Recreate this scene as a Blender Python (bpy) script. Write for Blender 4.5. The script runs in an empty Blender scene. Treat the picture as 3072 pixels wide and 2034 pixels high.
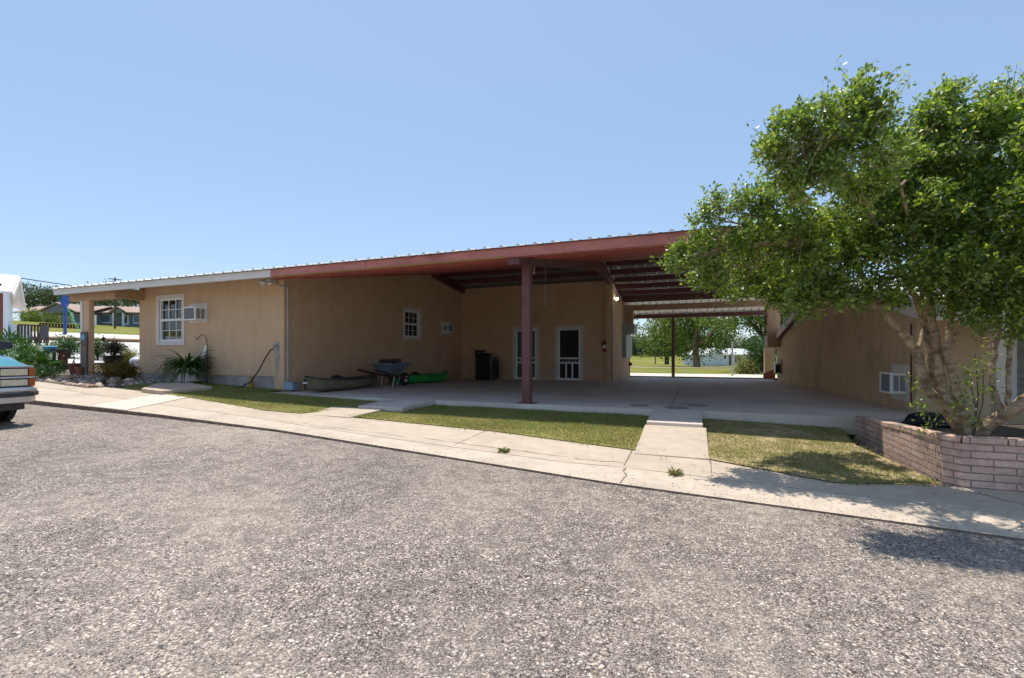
import bpy, math, random
import numpy as np
from mathutils import Vector, Matrix
random.seed(7)
R = math.radians
C = bpy.context.scene.collection
S = bpy.context.scene

# ------------------------------------------------------------------ camera
cam_d = bpy.data.cameras.new('camera')
cam = bpy.data.objects.new('camera', cam_d); C.objects.link(cam)
cam.location = (0, 0, 1.2)
cam.rotation_euler = (R(90), 0, R(21.4))
cam_d.sensor_width = 36
cam_d.lens = 16.254
cam_d.shift_y = 0.01595
cam_d.clip_start = 0.05
cam_d.clip_end = 2000
S.camera = cam
# ------------------------------------------------------------------ light
SUN = Vector((0.20, -0.19, -1.0)).normalized()
w = bpy.data.worlds.new('World'); S.world = w; w.use_nodes = True
nt = w.node_tree
sky = nt.nodes.new('ShaderNodeTexSky'); sky.sky_type = 'NISHITA'; sky.sun_disc = False
sky.sun_elevation = math.asin(-SUN.z); sky.sun_rotation = math.atan2(-SUN.x, -SUN.y)
sky.altitude = 0; sky.air_density = 1.0; sky.dust_density = 0.7; sky.ozone_density = 1.2
bg = nt.nodes['Background']; bg.inputs['Strength'].default_value = 0.135
sky_fill = nt.nodes.new('ShaderNodeMixRGB'); sky_fill.inputs[0].default_value = .54; sky_fill.inputs[2].default_value = (1.60, 2.30, 3.42, 1)   # flat pale blue added to the sky, evens it and fills the shade
nt.links.new(sky.outputs[0], sky_fill.inputs[1]); nt.links.new(sky_fill.outputs[0], bg.inputs['Color'])
sl = bpy.data.lights.new('sun', 'SUN'); sl.energy = 3.2; sl.angle = R(0.53); sl.color = (1, 0.93, 0.83)
so = bpy.data.objects.new('sun', sl); C.objects.link(so)
so.rotation_euler = SUN.to_track_quat('-Z', 'Y').to_euler()
so.location = (-10, 10, 40)
S.view_settings.view_transform = 'Standard'
S.view_settings.look = 'None'
S.view_settings.exposure = 0.67
S.view_settings.gamma = 1
S.cycles.max_bounces = 14; S.cycles.diffuse_bounces = 8; S.cycles.transparent_max_bounces = 12

# ------------------------------------------------------------------ helpers
F_, CX, YH = 1387., 1536., 1066.
cs, sn = math.cos(R(21.4)), math.sin(R(21.4))
def sight(px, py, X=None, Y=None, z=None, d=None):
    """survey helper: world point on a known plane (or at a known depth) measured off the photo"""
    u = (px-CX)/F_; v = (YH-py)/F_
    D = (-sn+u*cs, cs+u*sn, v)
    t = X/D[0] if X is not None else Y/D[1] if Y is not None else (z-1.2)/D[2] if z is not None else d
    return Vector((D[0]*t, D[1]*t, 1.2+D[2]*t))

def gsight(px, py, off=0):
    """first point of the sight line on the terrain (raised by off)"""
    d = 1.5
    while d < 60:
        p = sight(px, py, d=d)
        if p.z < zg(p.x, p.y)+off: return p
        d += .01
    return p
class MB:
    def __init__(s): s.v = []; s.f = []; s.m = []
    def add(s, vs, fs, mi=0):
        o = len(s.v); s.v += [tuple(p) for p in vs]; s.f += [tuple(i+o for i in f) for f in fs]; s.m += [mi]*len(fs); return s
    def box(s, x0, x1, y0, y1, z0, z1, mi=0):
        return s.add([(x0,y0,z0),(x1,y0,z0),(x1,y1,z0),(x0,y1,z0),(x0,y0,z1),(x1,y0,z1),(x1,y1,z1),(x0,y1,z1)],
                     [(0,3,2,1),(4,5,6,7),(0,1,5,4),(1,2,6,5),(2,3,7,6),(3,0,4,7)], mi)
    def hexa(s, b, t, mi=0):
        return s.add(list(b)+list(t), [(0,3,2,1),(4,5,6,7),(0,1,5,4),(1,2,6,5),(2,3,7,6),(3,0,4,7)], mi)
    def bar(s, p, q, w, h, up=(0,0,1), mi=0):
        p = Vector(p); q = Vector(q); d = (q-p).normalized(); up = Vector(up)
        a = d.cross(up)
        if a.length < 1e-4: a = d.cross(Vector((1,0,0)))
        a.normalize(); b = a.cross(d).normalized(); a = a*(w/2); b = b*(h/2)
        return s.hexa([p-a-b, p+a-b, p+a+b, p-a+b], [q-a-b, q+a-b, q+a+b, q-a+b], mi)
    def tube(s, pts, r, n=8, cap=True, mi=0):
        pts = [Vector(p) for p in pts]; k = len(pts)
        if not hasattr(r, '__len__'): r = [r]*k
        ref = None; rings = []
        for i, p in enumerate(pts):
            d = (pts[min(i+1, k-1)]-pts[max(i-1, 0)])
            d = d.normalized() if d.length > 1e-9 else Vector((0,0,1))
            if ref is None: ref = d.orthogonal().normalized()
            ref = (ref-d*ref.dot(d))
            ref = ref.normalized() if ref.length > 1e-6 else d.orthogonal().normalized()
            b = d.cross(ref)
            rings.append([p+(ref*math.cos(2*math.pi*j/n)+b*math.sin(2*math.pi*j/n))*r[i] for j in range(n)])
        vs = [q for rg in rings for q in rg]; fs = []
        for i in range(k-1):
            for j in range(n):
                a = i*n+j; b = i*n+(j+1) % n
                fs.append((a, b, b+n, a+n))
        if cap: fs.append(tuple(range(n-1, -1, -1))); fs.append(tuple((k-1)*n+j for j in range(n)))
        return s.add(vs, fs, mi)
    def cyl(s, p, q, r0, r1=None, n=16, mi=0): return s.tube([p, q], [r0, r0 if r1 is None else r1], n, True, mi)
    def lathe(s, prof, c, n=24, mi=0):
        vs = []; fs = []; k = len(prof)
        for r, z in prof:
            for j in range(n):
                a = 2*math.pi*j/n; vs.append((c[0]+r*math.cos(a), c[1]+r*math.sin(a), c[2]+z))
        for i in range(k-1):
            for j in range(n):
                a = i*n+j; b = i*n+(j+1) % n; fs.append((a, b, b+n, a+n))
        fs.append(tuple(range(n-1, -1, -1))); fs.append(tuple((k-1)*n+j for j in range(n)))
        return s.add(vs, fs, mi)
    def loft(s, secs, closed=True, cap=True, mi=0):
        n = len(secs[0]); vs = [p for sec in secs for p in sec]; fs = []
        for i in range(len(secs)-1):
            for j in range(n if closed else n-1):
                a = i*n+j; b = i*n+(j+1) % n; fs.append((a, b, b+n, a+n))
        if cap and closed: fs.append(tuple(range(n-1, -1, -1))); fs.append(tuple((len(secs)-1)*n+j for j in range(n)))
        return s.add(vs, fs, mi)
    def prism(s, poly, off, mi=0):
        n = len(poly); a = [Vector(p) for p in poly]; b = [p+Vector(off) for p in a]
        return s.add(a+b, [tuple(range(n-1, -1, -1)), tuple(range(n, 2*n))]+[(i, (i+1) % n, (i+1) % n+n, i+n) for i in range(n)], mi)
    def rock(s, c, rx, ry, rz, seed=0, n=9, k=6, mi=0, rough=.22):
        rg = random.Random(seed); vs = []; fs = []
        for i in range(k+1):
            t = math.pi*i/k
            for j in range(n):
                a = 2*math.pi*j/n+i*.3
                q = 1+rough*(rg.random()*2-1)
                vs.append((c[0]+rx*q*math.sin(t)*math.cos(a), c[1]+ry*q*math.sin(t)*math.sin(a), c[2]+rz*q*math.cos(t)))
        for i in range(k):
            for j in range(n):
                a = i*n+j; b = i*n+(j+1) % n; fs.append((a, a+n, b+n, b))
        return s.add(vs, fs, mi)
    def build(s, name, mat, parent=None, smooth=False, label=None, bevel=0, fix=True):
        base = wloc(parent) if parent else Vector((0,0,0))
        me = bpy.data.meshes.new(name)
        me.from_pydata([tuple(Vector(p)-base) for p in s.v], [], s.f)
        ms = mat if isinstance(mat, (list, tuple)) else [mat]
        for m in ms: me.materials.append(m)
        if len(ms) > 1: me.polygons.foreach_set('material_index', s.m)
        if fix:
            import bmesh
            bm = bmesh.new(); bm.from_mesh(me); bmesh.ops.recalc_face_normals(bm, faces=bm.faces); bm.to_mesh(me); bm.free()
        if smooth:
            me.polygons.foreach_set('use_smooth', [True]*len(me.polygons))
        me.update()
        o = bpy.data.objects.new(name, me); C.objects.link(o)
        if parent: o.parent = parent
        if label: o['label'] = label
        if bevel:
            b = o.modifiers.new('bevel', 'BEVEL'); b.width = bevel; b.segments = 2; b.limit_method = 'ANGLE'
        if smooth:
            e = o.modifiers.new('edges', 'EDGE_SPLIT'); e.split_angle = R(40)
        return o
def wloc(o):
    v = Vector(o.location); 
    while o.parent: o = o.parent; v = v+Vector(o.location)
    return v
def tag(o, label, cat, group=None, kind=None):
    o['label'] = label; o['category'] = cat
    if group: o['group'] = group
    if kind: o['kind'] = kind
    return o
def thing(name, label, cat, loc, group=None):
    o = bpy.data.objects.new(name, None); C.objects.link(o); o.location = loc; o.empty_display_size = .2
    return tag(o, label, cat, group)
def kids(o): return [c for c in bpy.data.objects if c.parent == o]
def dup(root, loc, label, rz=0, sc=1):
    r = root.copy(); C.objects.link(r); r.location = loc; r['label'] = label; r.rotation_euler.z = rz; r.scale = (sc,)*3
    for ch in kids(root):
        c = ch.copy(); C.objects.link(c); c.parent = r
        for g in kids(ch):
            d = g.copy(); C.objects.link(d); d.parent = c
    return r
def interp(x, t):
    if x <= t[0][0]: return t[0][1]
    for (a, b), (c, d) in zip(t, t[1:]):
        if x <= c: return b+(d-b)*(x-a)/(c-a)
    return t[-1][1]

# ------------------------------------------------------------------ materials
def nodes(name):
    m = bpy.data.materials.new(name); m.use_nodes = True; n = m.node_tree.nodes; l = m.node_tree.links
    return m, n, l, n['Principled BSDF']
def mat(name, c1, c2=None, scale=6, rough=.6, metal=0, spec=.5, bump=0, bscale=60, stretch=(1,1,1), c3=None, s3=.6, a3=.5, detail=4, contrast=(.35,.65), emit=None, coat=0, bdist=.01):
    m, n, l, p = nodes(name)
    p.inputs['Roughness'].default_value = rough; p.inputs['Metallic'].default_value = metal
    p.inputs['Specular IOR Level'].default_value = spec; p.inputs['Coat Weight'].default_value = coat
    c1 = (*c1, 1); c2 = (*c2, 1) if c2 else tuple(v*.86 for v in c1[:3])+(1,)
    tc = n.new('ShaderNodeTexCoord'); mp = n.new('ShaderNodeMapping'); mp.inputs['Scale'].default_value = stretch
    l.new(tc.outputs['Object'], mp.inputs[0])
    nz = n.new('ShaderNodeTexNoise'); nz.inputs['Scale'].default_value = scale; nz.inputs['Detail'].default_value = detail
    l.new(mp.outputs[0], nz.inputs['Vector'])
    rp = n.new('ShaderNodeValToRGB'); rp.color_ramp.elements[0].position = contrast[0]; rp.color_ramp.elements[1].position = contrast[1]
    rp.color_ramp.elements[0].color = c2; rp.color_ramp.elements[1].color = c1
    l.new(nz.outputs[0], rp.inputs[0]); out = rp.outputs[0]
    if c3:
        n2 = n.new('ShaderNodeTexNoise'); n2.inputs['Scale'].default_value = s3; n2.inputs['Detail'].default_value = 6; n2.inputs['Roughness'].default_value = .65
        l.new(tc.outputs['Object'], n2.inputs['Vector'])
        r2 = n.new('ShaderNodeValToRGB'); r2.color_ramp.elements[0].position = .48; r2.color_ramp.elements[1].position = .72
        r2.color_ramp.elements[0].color = (0,0,0,1); r2.color_ramp.elements[1].color = (a3,a3,a3,1)
        l.new(n2.outputs[0], r2.inputs[0])
        mx = n.new('ShaderNodeMixRGB'); mx.inputs[2].default_value = (*c3, 1)
        l.new(r2.outputs[0], mx.inputs[0]); l.new(out, mx.inputs[1]); out = mx.outputs[0]
    l.new(out, p.inputs['Base Color'])
    if bump:
        nb = n.new('ShaderNodeTexNoise'); nb.inputs['Scale'].default_value = bscale; nb.inputs['Detail'].default_value = 5
        l.new(mp.outputs[0], nb.inputs['Vector'])
        bp = n.new('ShaderNodeBump'); bp.inputs['Strength'].default_value = bump; bp.inputs['Distance'].default_value = bdist
        l.new(nb.outputs[0], bp.inputs['Height']); l.new(bp.outputs[0], p.inputs['Normal'])
    if emit:
        p.inputs['Emission Color'].default_value = (*emit[0], 1); p.inputs['Emission Strength'].default_value = emit[1]
    return m
def leafmat(name, cols, rough=.4, spec=.5, trans=.25, tint=None, patch=None, coat=0):
    m, n, l, p = nodes(name)
    g = n.new('ShaderNodeNewGeometry'); rp = n.new('ShaderNodeValToRGB')
    e = rp.color_ramp.elements; k = len(cols)
    while len(e) < k: e.new(.5)
    for i, c in enumerate(cols): e[i].position = i/(k-1); e[i].color = (*c, 1)
    l.new(g.outputs['Random Per Island'], rp.inputs[0]); col = rp.outputs[0]
    if patch:
        tc = n.new('ShaderNodeTexCoord'); nz = n.new('ShaderNodeTexNoise'); nz.inputs['Scale'].default_value = patch[1]; nz.inputs['Detail'].default_value = 5
        r2 = n.new('ShaderNodeValToRGB'); r2.color_ramp.elements[0].position = .42; r2.color_ramp.elements[1].position = .68; r2.color_ramp.elements[1].color = (patch[2],)*3+(1,)
        mx0 = n.new('ShaderNodeMixRGB'); mx0.inputs[2].default_value = (*patch[0], 1)
        l.new(tc.outputs['Object'], nz.inputs['Vector']); l.new(nz.outputs[0], r2.inputs[0]); l.new(r2.outputs[0], mx0.inputs[0]); l.new(col, mx0.inputs[1]); col = mx0.outputs[0]
    l.new(col, p.inputs['Base Color'])
    p.inputs['Roughness'].default_value = rough; p.inputs['Specular IOR Level'].default_value = spec
    p.inputs['Coat Weight'].default_value = coat; p.inputs['Coat Roughness'].default_value = .22
    if trans:
        t = n.new('ShaderNodeBsdfTranslucent'); mx = n.new('ShaderNodeMixShader'); mx.inputs[0].default_value = trans
        tcol = col
        if tint:
            tm = n.new('ShaderNodeMixRGB'); tm.blend_type = 'MULTIPLY'; tm.inputs[0].default_value = 1; tm.inputs[2].default_value = (*tint, 1); l.new(col, tm.inputs[1]); tcol = tm.outputs[0]
        l.new(tcol, t.inputs['Color']); l.new(p.outputs[0], mx.inputs[1]); l.new(t.outputs[0], mx.inputs[2])
        l.new(mx.outputs[0], n['Material Output'].inputs['Surface'])
    return m
M = {}
M['stucco'] = mat('stucco', (.67,.455,.29), (.62,.41,.255), 3.5, .9, spec=.2, bump=.5, bscale=45, stretch=(1.3,1.3,.6), c3=(.50,.325,.20), s3=.9, a3=.4, bdist=.012)
M['stucco_trim'] = mat('stucco_trim', (.52,.33,.20), (.45,.28,.165), 6, .9, spec=.2, bump=.3, bscale=50)
M['stucco_right'] = mat('stucco_right', (.72,.52,.32), (.63,.445,.265), 4, .9, spec=.2, bump=.5, bscale=40, stretch=(1.3,1.3,.8), c3=(.34,.245,.15), s3=.8, a3=.5)
M['foundation'] = mat('foundation', (.42,.36,.31), (.3,.25,.22), 5, .9, bump=.4, bscale=30, c3=(.6,.56,.5), s3=2, a3=.6)
M['white_trim'] = mat('white_trim', (.74,.66,.60), (.68,.60,.54), 8, .55, bump=.05)
M['white'] = mat('white', (.86,.86,.84), (.82,.82,.80), 10, .45)
M['offwhite'] = mat('offwhite', (.70,.67,.60), (.62,.59,.52), 12, .5)
M['cream_trim'] = mat('cream_trim', (.74,.66,.57), (.68,.60,.51), 9, .6, c3=(.42,.34,.26), s3=3, a3=.4)
M['fascia_white'] = mat('fascia_white', (.74,.68,.63), (.68,.62,.57), 3, .6, bump=.1, bscale=8, c3=(.45,.40,.35), s3=1.5, a3=.3)
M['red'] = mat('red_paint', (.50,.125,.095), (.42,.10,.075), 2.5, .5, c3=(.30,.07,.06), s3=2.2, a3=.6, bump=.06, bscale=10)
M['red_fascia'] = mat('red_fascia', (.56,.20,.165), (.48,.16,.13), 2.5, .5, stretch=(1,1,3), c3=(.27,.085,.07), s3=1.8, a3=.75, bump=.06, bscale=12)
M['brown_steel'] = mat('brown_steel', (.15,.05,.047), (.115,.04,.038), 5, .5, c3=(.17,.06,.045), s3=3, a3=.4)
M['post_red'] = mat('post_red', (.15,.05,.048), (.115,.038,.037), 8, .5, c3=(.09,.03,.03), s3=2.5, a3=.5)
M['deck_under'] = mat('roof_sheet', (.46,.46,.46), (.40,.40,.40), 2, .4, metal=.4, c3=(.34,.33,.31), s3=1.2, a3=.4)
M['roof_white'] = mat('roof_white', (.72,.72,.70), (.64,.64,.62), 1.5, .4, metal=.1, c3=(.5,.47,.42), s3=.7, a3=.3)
M['glass'] = mat('glass', (.02,.025,.03), (.015,.02,.022), 3, .04, spec=.8)
M['screen'] = mat('screen', (.035,.035,.036), (.028,.028,.03), 40, .8)
M['door_inner'] = mat('door_inner', (.13,.145,.13), (.11,.125,.11), 5, .6)
M['curtain'] = mat('curtain', (.78,.76,.72), (.66,.64,.60), 12, .8, stretch=(6,6,.4), bump=.4, bscale=14)
M['ac_white'] = mat('ac_white', (.88,.87,.85), (.83,.82,.79), 10, .45)
M['ac_grille'] = mat('ac_grille', (.30,.30,.31), (.22,.22,.23), 60, .6, stretch=(1,1,3))
M['galv'] = mat('galvanised', (.45,.46,.46), (.37,.38,.39), 8, .4, metal=.6)
M['grey_box'] = mat('grey_box', (.34,.37,.37), (.29,.31,.32), 6, .45, metal=.2)
M['pvc_grey'] = mat('pvc_grey', (.5,.52,.54), (.44,.46,.48), 10, .5)
M['blue_grey'] = mat('blue_grey', (.30,.38,.46), (.25,.32,.40), 10, .5)
M['black'] = mat('black', (.012,.012,.014), (.009,.009,.011), 8, .4, spec=.3)
M['rubber'] = mat('rubber', (.02,.02,.02), (.014,.014,.014), 12, .8)
M['chrome'] = mat('chrome', (.88,.89,.91), (.82,.83,.85), 6, .18, metal=.9)
M['teal'] = mat('teal_paint', (.02,.27,.33), (.017,.23,.285), 3, .28, coat=1.0, metal=.15)
M['lamp_glass'] = mat('lamp_glass', (.80,.72,.52), (.62,.54,.36), 18, .15, spec=.8, stretch=(1,3,.6))
M['amber'] = mat('amber', (.45,.12,.04), (.36,.09,.03), 10, .2)
M['bumper_low'] = mat('bumper_low', (.68,.63,.57), (.60,.55,.50), 5, .35, metal=.3)
M['dark_plastic'] = mat('dark_plastic', (.045,.047,.055), (.035,.036,.042), 10, .6)
M['olive'] = mat('olive_plastic', (.23,.20,.135), (.18,.155,.105), 4, .5, bump=.05)
M['kayak_dark'] = mat('kayak_dark', (.045,.055,.055), (.035,.042,.042), 6, .45)
M['green_plastic'] = mat('green_plastic', (.015,.38,.055), (.01,.30,.045), 4, .4)
M['barrow'] = mat('barrow_steel', (.16,.21,.26), (.11,.14,.17), 7, .5, c3=(.2,.1,.06), s3=6, a3=.35)
M['dark_red_wood'] = mat('dark_red_wood', (.10,.022,.02), (.07,.017,.016), 10, .6, stretch=(1,.2,1))
M['wood_dark'] = mat('wood_dark', (.085,.045,.03), (.05,.028,.02), 9, .8, stretch=(.3,3,3), bump=.3)
M['firewood'] = mat('firewood', (.11,.075,.065), (.035,.024,.024), 14, .9, bump=.5)
M['plank_grey'] = mat('plank_grey', (.22,.17,.15), (.14,.105,.095), 6, .9, stretch=(6,6,.5), bump=.3)
M['concrete'] = mat('concrete', (.545,.455,.36), (.475,.395,.31), 6, .9, spec=.25, bump=.45, bscale=90, detail=8, c3=(.40,.335,.265), s3=1.3, a3=.75, bdist=.006)
M['concrete_kerb'] = mat('concrete_kerb', (.575,.485,.39), (.50,.42,.335), 6, .9, spec=.25, bump=.45, bscale=90, detail=8, c3=(.38,.32,.255), s3=1.6, a3=.75, bdist=.006)
M['concrete_new'] = mat('concrete_new', (.62,.575,.50), (.57,.525,.455), 3, .9, spec=.25, bump=.25, bscale=70, c3=(.6,.55,.48), s3=1.2, a3=.4)
M['slab'] = mat('slab', (.68,.59,.52), (.58,.50,.44), 1.6, .62, spec=.35, bump=.2, bscale=50, c3=(.34,.285,.245), s3=.55, a3=.7, bdist=.005)
M['pad'] = mat('pad', (.52,.40,.31), (.44,.335,.26), 4, .9, bump=.3, bscale=60)
M['cover'] = mat('cover', (.30,.27,.25), (.24,.215,.2), 9, .8)
M['dirt'] = mat('dirt', (.26,.19,.145), (.14,.10,.075), 12, .95)
M['road'] = mat('road', (.62,.60,.57), (.54,.52,.50), .8, .9, c3=(.42,.40,.38), s3=.15, a3=.4)
M['soil_dark'] = mat('soil_dark', (.10,.07,.045), (.05,.036,.024), 9, .95, bump=.6, bscale=25)
M['soil'] = mat('soil', (.24,.17,.10), (.15,.105,.06), 6, .95, bump=.6, bscale=25, c3=(.11,.10,.045), s3=1.5, a3=.6)
M['bark'] = mat('bark', (.36,.265,.165), (.13,.09,.055), 13, .9, stretch=(1,1,1.7), bump=.8, bscale=34, c3=(.50,.41,.29), s3=14, a3=.6, detail=7)
M['bark_dark'] = mat('bark_dark', (.12,.095,.07), (.07,.055,.04), 8, .9, bump=.6, bscale=15)
M['terracotta'] = mat('terracotta', (.34,.12,.065), (.26,.085,.045), 8, .85)
M['brick_red'] = mat('brick_red', (.21,.07,.048), (.16,.052,.036), 10, .85)
M['pebble'] = leafmat('pebble', [(.10,.095,.09),(.30,.27,.24),(.5,.43,.35),(.22,.2,.19),(.66,.60,.53)], .8, .3, 0)
M['stone_pale'] = mat('stone_pale', (.62,.50,.40), (.46,.33,.25), 9, .9, bump=.5, bscale=30)
M['stone_tan'] = mat('stone_tan', (.42,.26,.17), (.30,.18,.12), 9, .9, bump=.5, bscale=30)
M['stone_grey'] = mat('stone_grey', (.26,.20,.15), (.17,.13,.10), 9, .9, bump=.5, bscale=30)
M['holly'] = leafmat('holly_leaf', [(.035,.075,.013),(.10,.175,.025),(.185,.28,.044),(.33,.41,.09),(.06,.125,.018),(.14,.225,.031),(.27,.28,.06)], .42, 1.0, .48, tint=(1.95,1.9,1.0), coat=.2)
M['oak'] = leafmat('oak_leaf', [(.04,.085,.014),(.085,.15,.025),(.14,.20,.035),(.20,.22,.045)], .5, .4, .4, tint=(1.5,1.5,1))
M['far_leaf'] = leafmat('far_leaf', [(.05,.085,.03),(.085,.125,.045),(.125,.165,.06)], .6, .3, .2)
M['strap'] = leafmat('strap_leaf', [(.02,.07,.01),(.045,.12,.018),(.10,.18,.035)], .35, .5, .25)
M['palm'] = leafmat('palm_leaf', [(.03,.10,.015),(.06,.16,.02),(.11,.22,.04)], .35, .5, .3)
M['russet'] = leafmat('russet_leaf', [(.14,.07,.015),(.20,.12,.02),(.10,.10,.02),(.24,.13,.025)], .6, .3, .25)
M['dark_leaf'] = leafmat('dark_leaf', [(.02,.02,.012),(.04,.045,.015),(.055,.03,.018)], .5, .4, .15)
M['litter'] = leafmat('litter', [(.16,.09,.035),(.26,.17,.07),(.09,.06,.03),(.14,.14,.04)], .8, .2, .1)
M['grass'] = leafmat('grass_blade', [(.11,.22,.035),(.20,.28,.055),(.32,.33,.085),(.44,.38,.17),(.15,.25,.045)], .6, .3, .4, patch=((.40,.30,.14), 2.2, .6))
M['lawn'] = mat('lawn', (.30,.28,.09), (.21,.20,.065), 9, .95, spec=.1, bump=.8, bscale=60, c3=(.32,.26,.12), s3=1.2, a3=.6)
M['dry_lawn'] = mat('dry_lawn', (.44,.34,.20), (.22,.19,.075), 5, .95, spec=.1, bump=.8, bscale=60, c3=(.19,.14,.09), s3=1.6, a3=.7)
M['field'] = mat('field', (.21,.21,.045), (.15,.165,.035), .25, .95, spec=.1, c3=(.30,.25,.09), s3=.06, a3=.6)
M['blue_paint'] = mat('blue_paint', (.015,.07,.32), (.012,.055,.26), 4, .4)
M['cyan'] = mat('cyan', (.06,.38,.70), (.05,.32,.6), 5, .35)
M['shingle'] = mat('shingle', (.42,.31,.25), (.35,.26,.21), 2, .9)
M['grey_siding'] = mat('grey_siding', (.20,.22,.235), (.17,.19,.205), 3, .8)
M['white_siding'] = mat('white_siding', (.66,.70,.76), (.60,.64,.70), 3, .7, stretch=(.2,.2,6))
M['blind'] = mat('blind', (.30,.28,.25), (.14,.13,.12), 30, .6, stretch=(.1,.1,1.6))
M['cable'] = mat('cable', (.03,.03,.035), (.02,.02,.025), 5, .6)
M['hose'] = mat('hose', (.045,.03,.022), (.03,.022,.018), 8, .5)
M['yellow'] = mat('yellow', (.38,.24,.03), (.28,.17,.03), 8, .6)
M['red_gloss'] = mat('red_gloss', (.35,.012,.012), (.28,.01,.01), 5, .25)
M['lit'] = mat('lit', (1,1,.9), (1,1,.9), 5, .3, emit=((1,.93,.75), 9))
M['green_cloth'] = mat('green_cloth', (.02,.42,.10), (.015,.34,.08), 5, .6)
M['pot_white'] = mat('pot_white', (.72,.72,.70), (.05,.12,.06), 7, .25, contrast=(.40,.44))

def bricks(name, sx, sz):
    m, n, l, p = nodes(name)
    tc = n.new('ShaderNodeTexCoord'); sp = n.new('ShaderNodeSeparateXYZ'); cb = n.new('ShaderNodeCombineXYZ'); ad = n.new('ShaderNodeMath'); ad.operation = 'SUBTRACT'
    l.new(tc.outputs['Object'], sp.inputs[0]); l.new(sp.outputs[0], ad.inputs[0]); l.new(sp.outputs[1], ad.inputs[1])
    l.new(ad.outputs[0], cb.inputs[0]); l.new(sp.outputs[2], cb.inputs[1])
    b = n.new('ShaderNodeTexBrick'); b.inputs['Scale'].default_value = 1
    b.inputs['Brick Width'].default_value = sx; b.inputs['Row Height'].default_value = sz; b.inputs['Mortar Size'].default_value = .0055
    b.inputs['Mortar Smooth'].default_value = .15
    b.inputs['Color1'].default_value = (.68,.45,.355,1); b.inputs['Color2'].default_value = (.58,.38,.30,1); b.inputs['Mortar'].default_value = (.25,.20,.175,1)
    l.new(cb.outputs[0], b.inputs['Vector'])
    nz = n.new('ShaderNodeTexNoise'); nz.inputs['Scale'].default_value = 25; nz.inputs['Detail'].default_value = 6
    l.new(tc.outputs['Object'], nz.inputs['Vector'])
    n2 = n.new('ShaderNodeTexNoise'); n2.inputs['Scale'].default_value = 3; n2.inputs['Detail'].default_value = 6
    l.new(tc.outputs['Object'], n2.inputs['Vector'])
    r2 = n.new('ShaderNodeValToRGB'); r2.color_ramp.elements[0].position = .5; r2.color_ramp.elements[1].position = .68
    r2.color_ramp.elements[1].color = (.55,.55,.55,1); l.new(n2.outputs[0], r2.inputs[0])
    mx = n.new('ShaderNodeMixRGB'); mx.inputs[2].default_value = (.22,.17,.13,1)
    l.new(r2.outputs[0], mx.inputs[0]); l.new(b.outputs[0], mx.inputs[1])
    m2 = n.new('ShaderNodeMixRGB'); m2.blend_type = 'OVERLAY'; m2.inputs[0].default_value = .5
    l.new(mx.outputs[0], m2.inputs[1]); l.new(nz.outputs[0], m2.inputs[2]); l.new(m2.outputs[0], p.inputs['Base Color'])
    iv = n.new('ShaderNodeMath'); iv.operation = 'MULTIPLY_ADD'; iv.inputs[1].default_value = -1.0; iv.inputs[2].default_value = 1
    l.new(b.outputs['Fac'], iv.inputs[0])
    a2 = n.new('ShaderNodeMath'); a2.operation = 'MULTIPLY_ADD'; a2.inputs[1].default_value = .7; l.new(nz.outputs[0], a2.inputs[0]); l.new(iv.outputs[0], a2.inputs[2])
    bp = n.new('ShaderNodeBump'); bp.inputs['Strength'].default_value = .8; bp.inputs['Distance'].default_value = .012
    l.new(a2.outputs[0], bp.inputs['Height']); l.new(bp.outputs[0], p.inputs['Normal']); p.inputs['Roughness'].default_value = .85
    return m
M['planter_brick'] = bricks('planter_brick', .30, .064)

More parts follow.
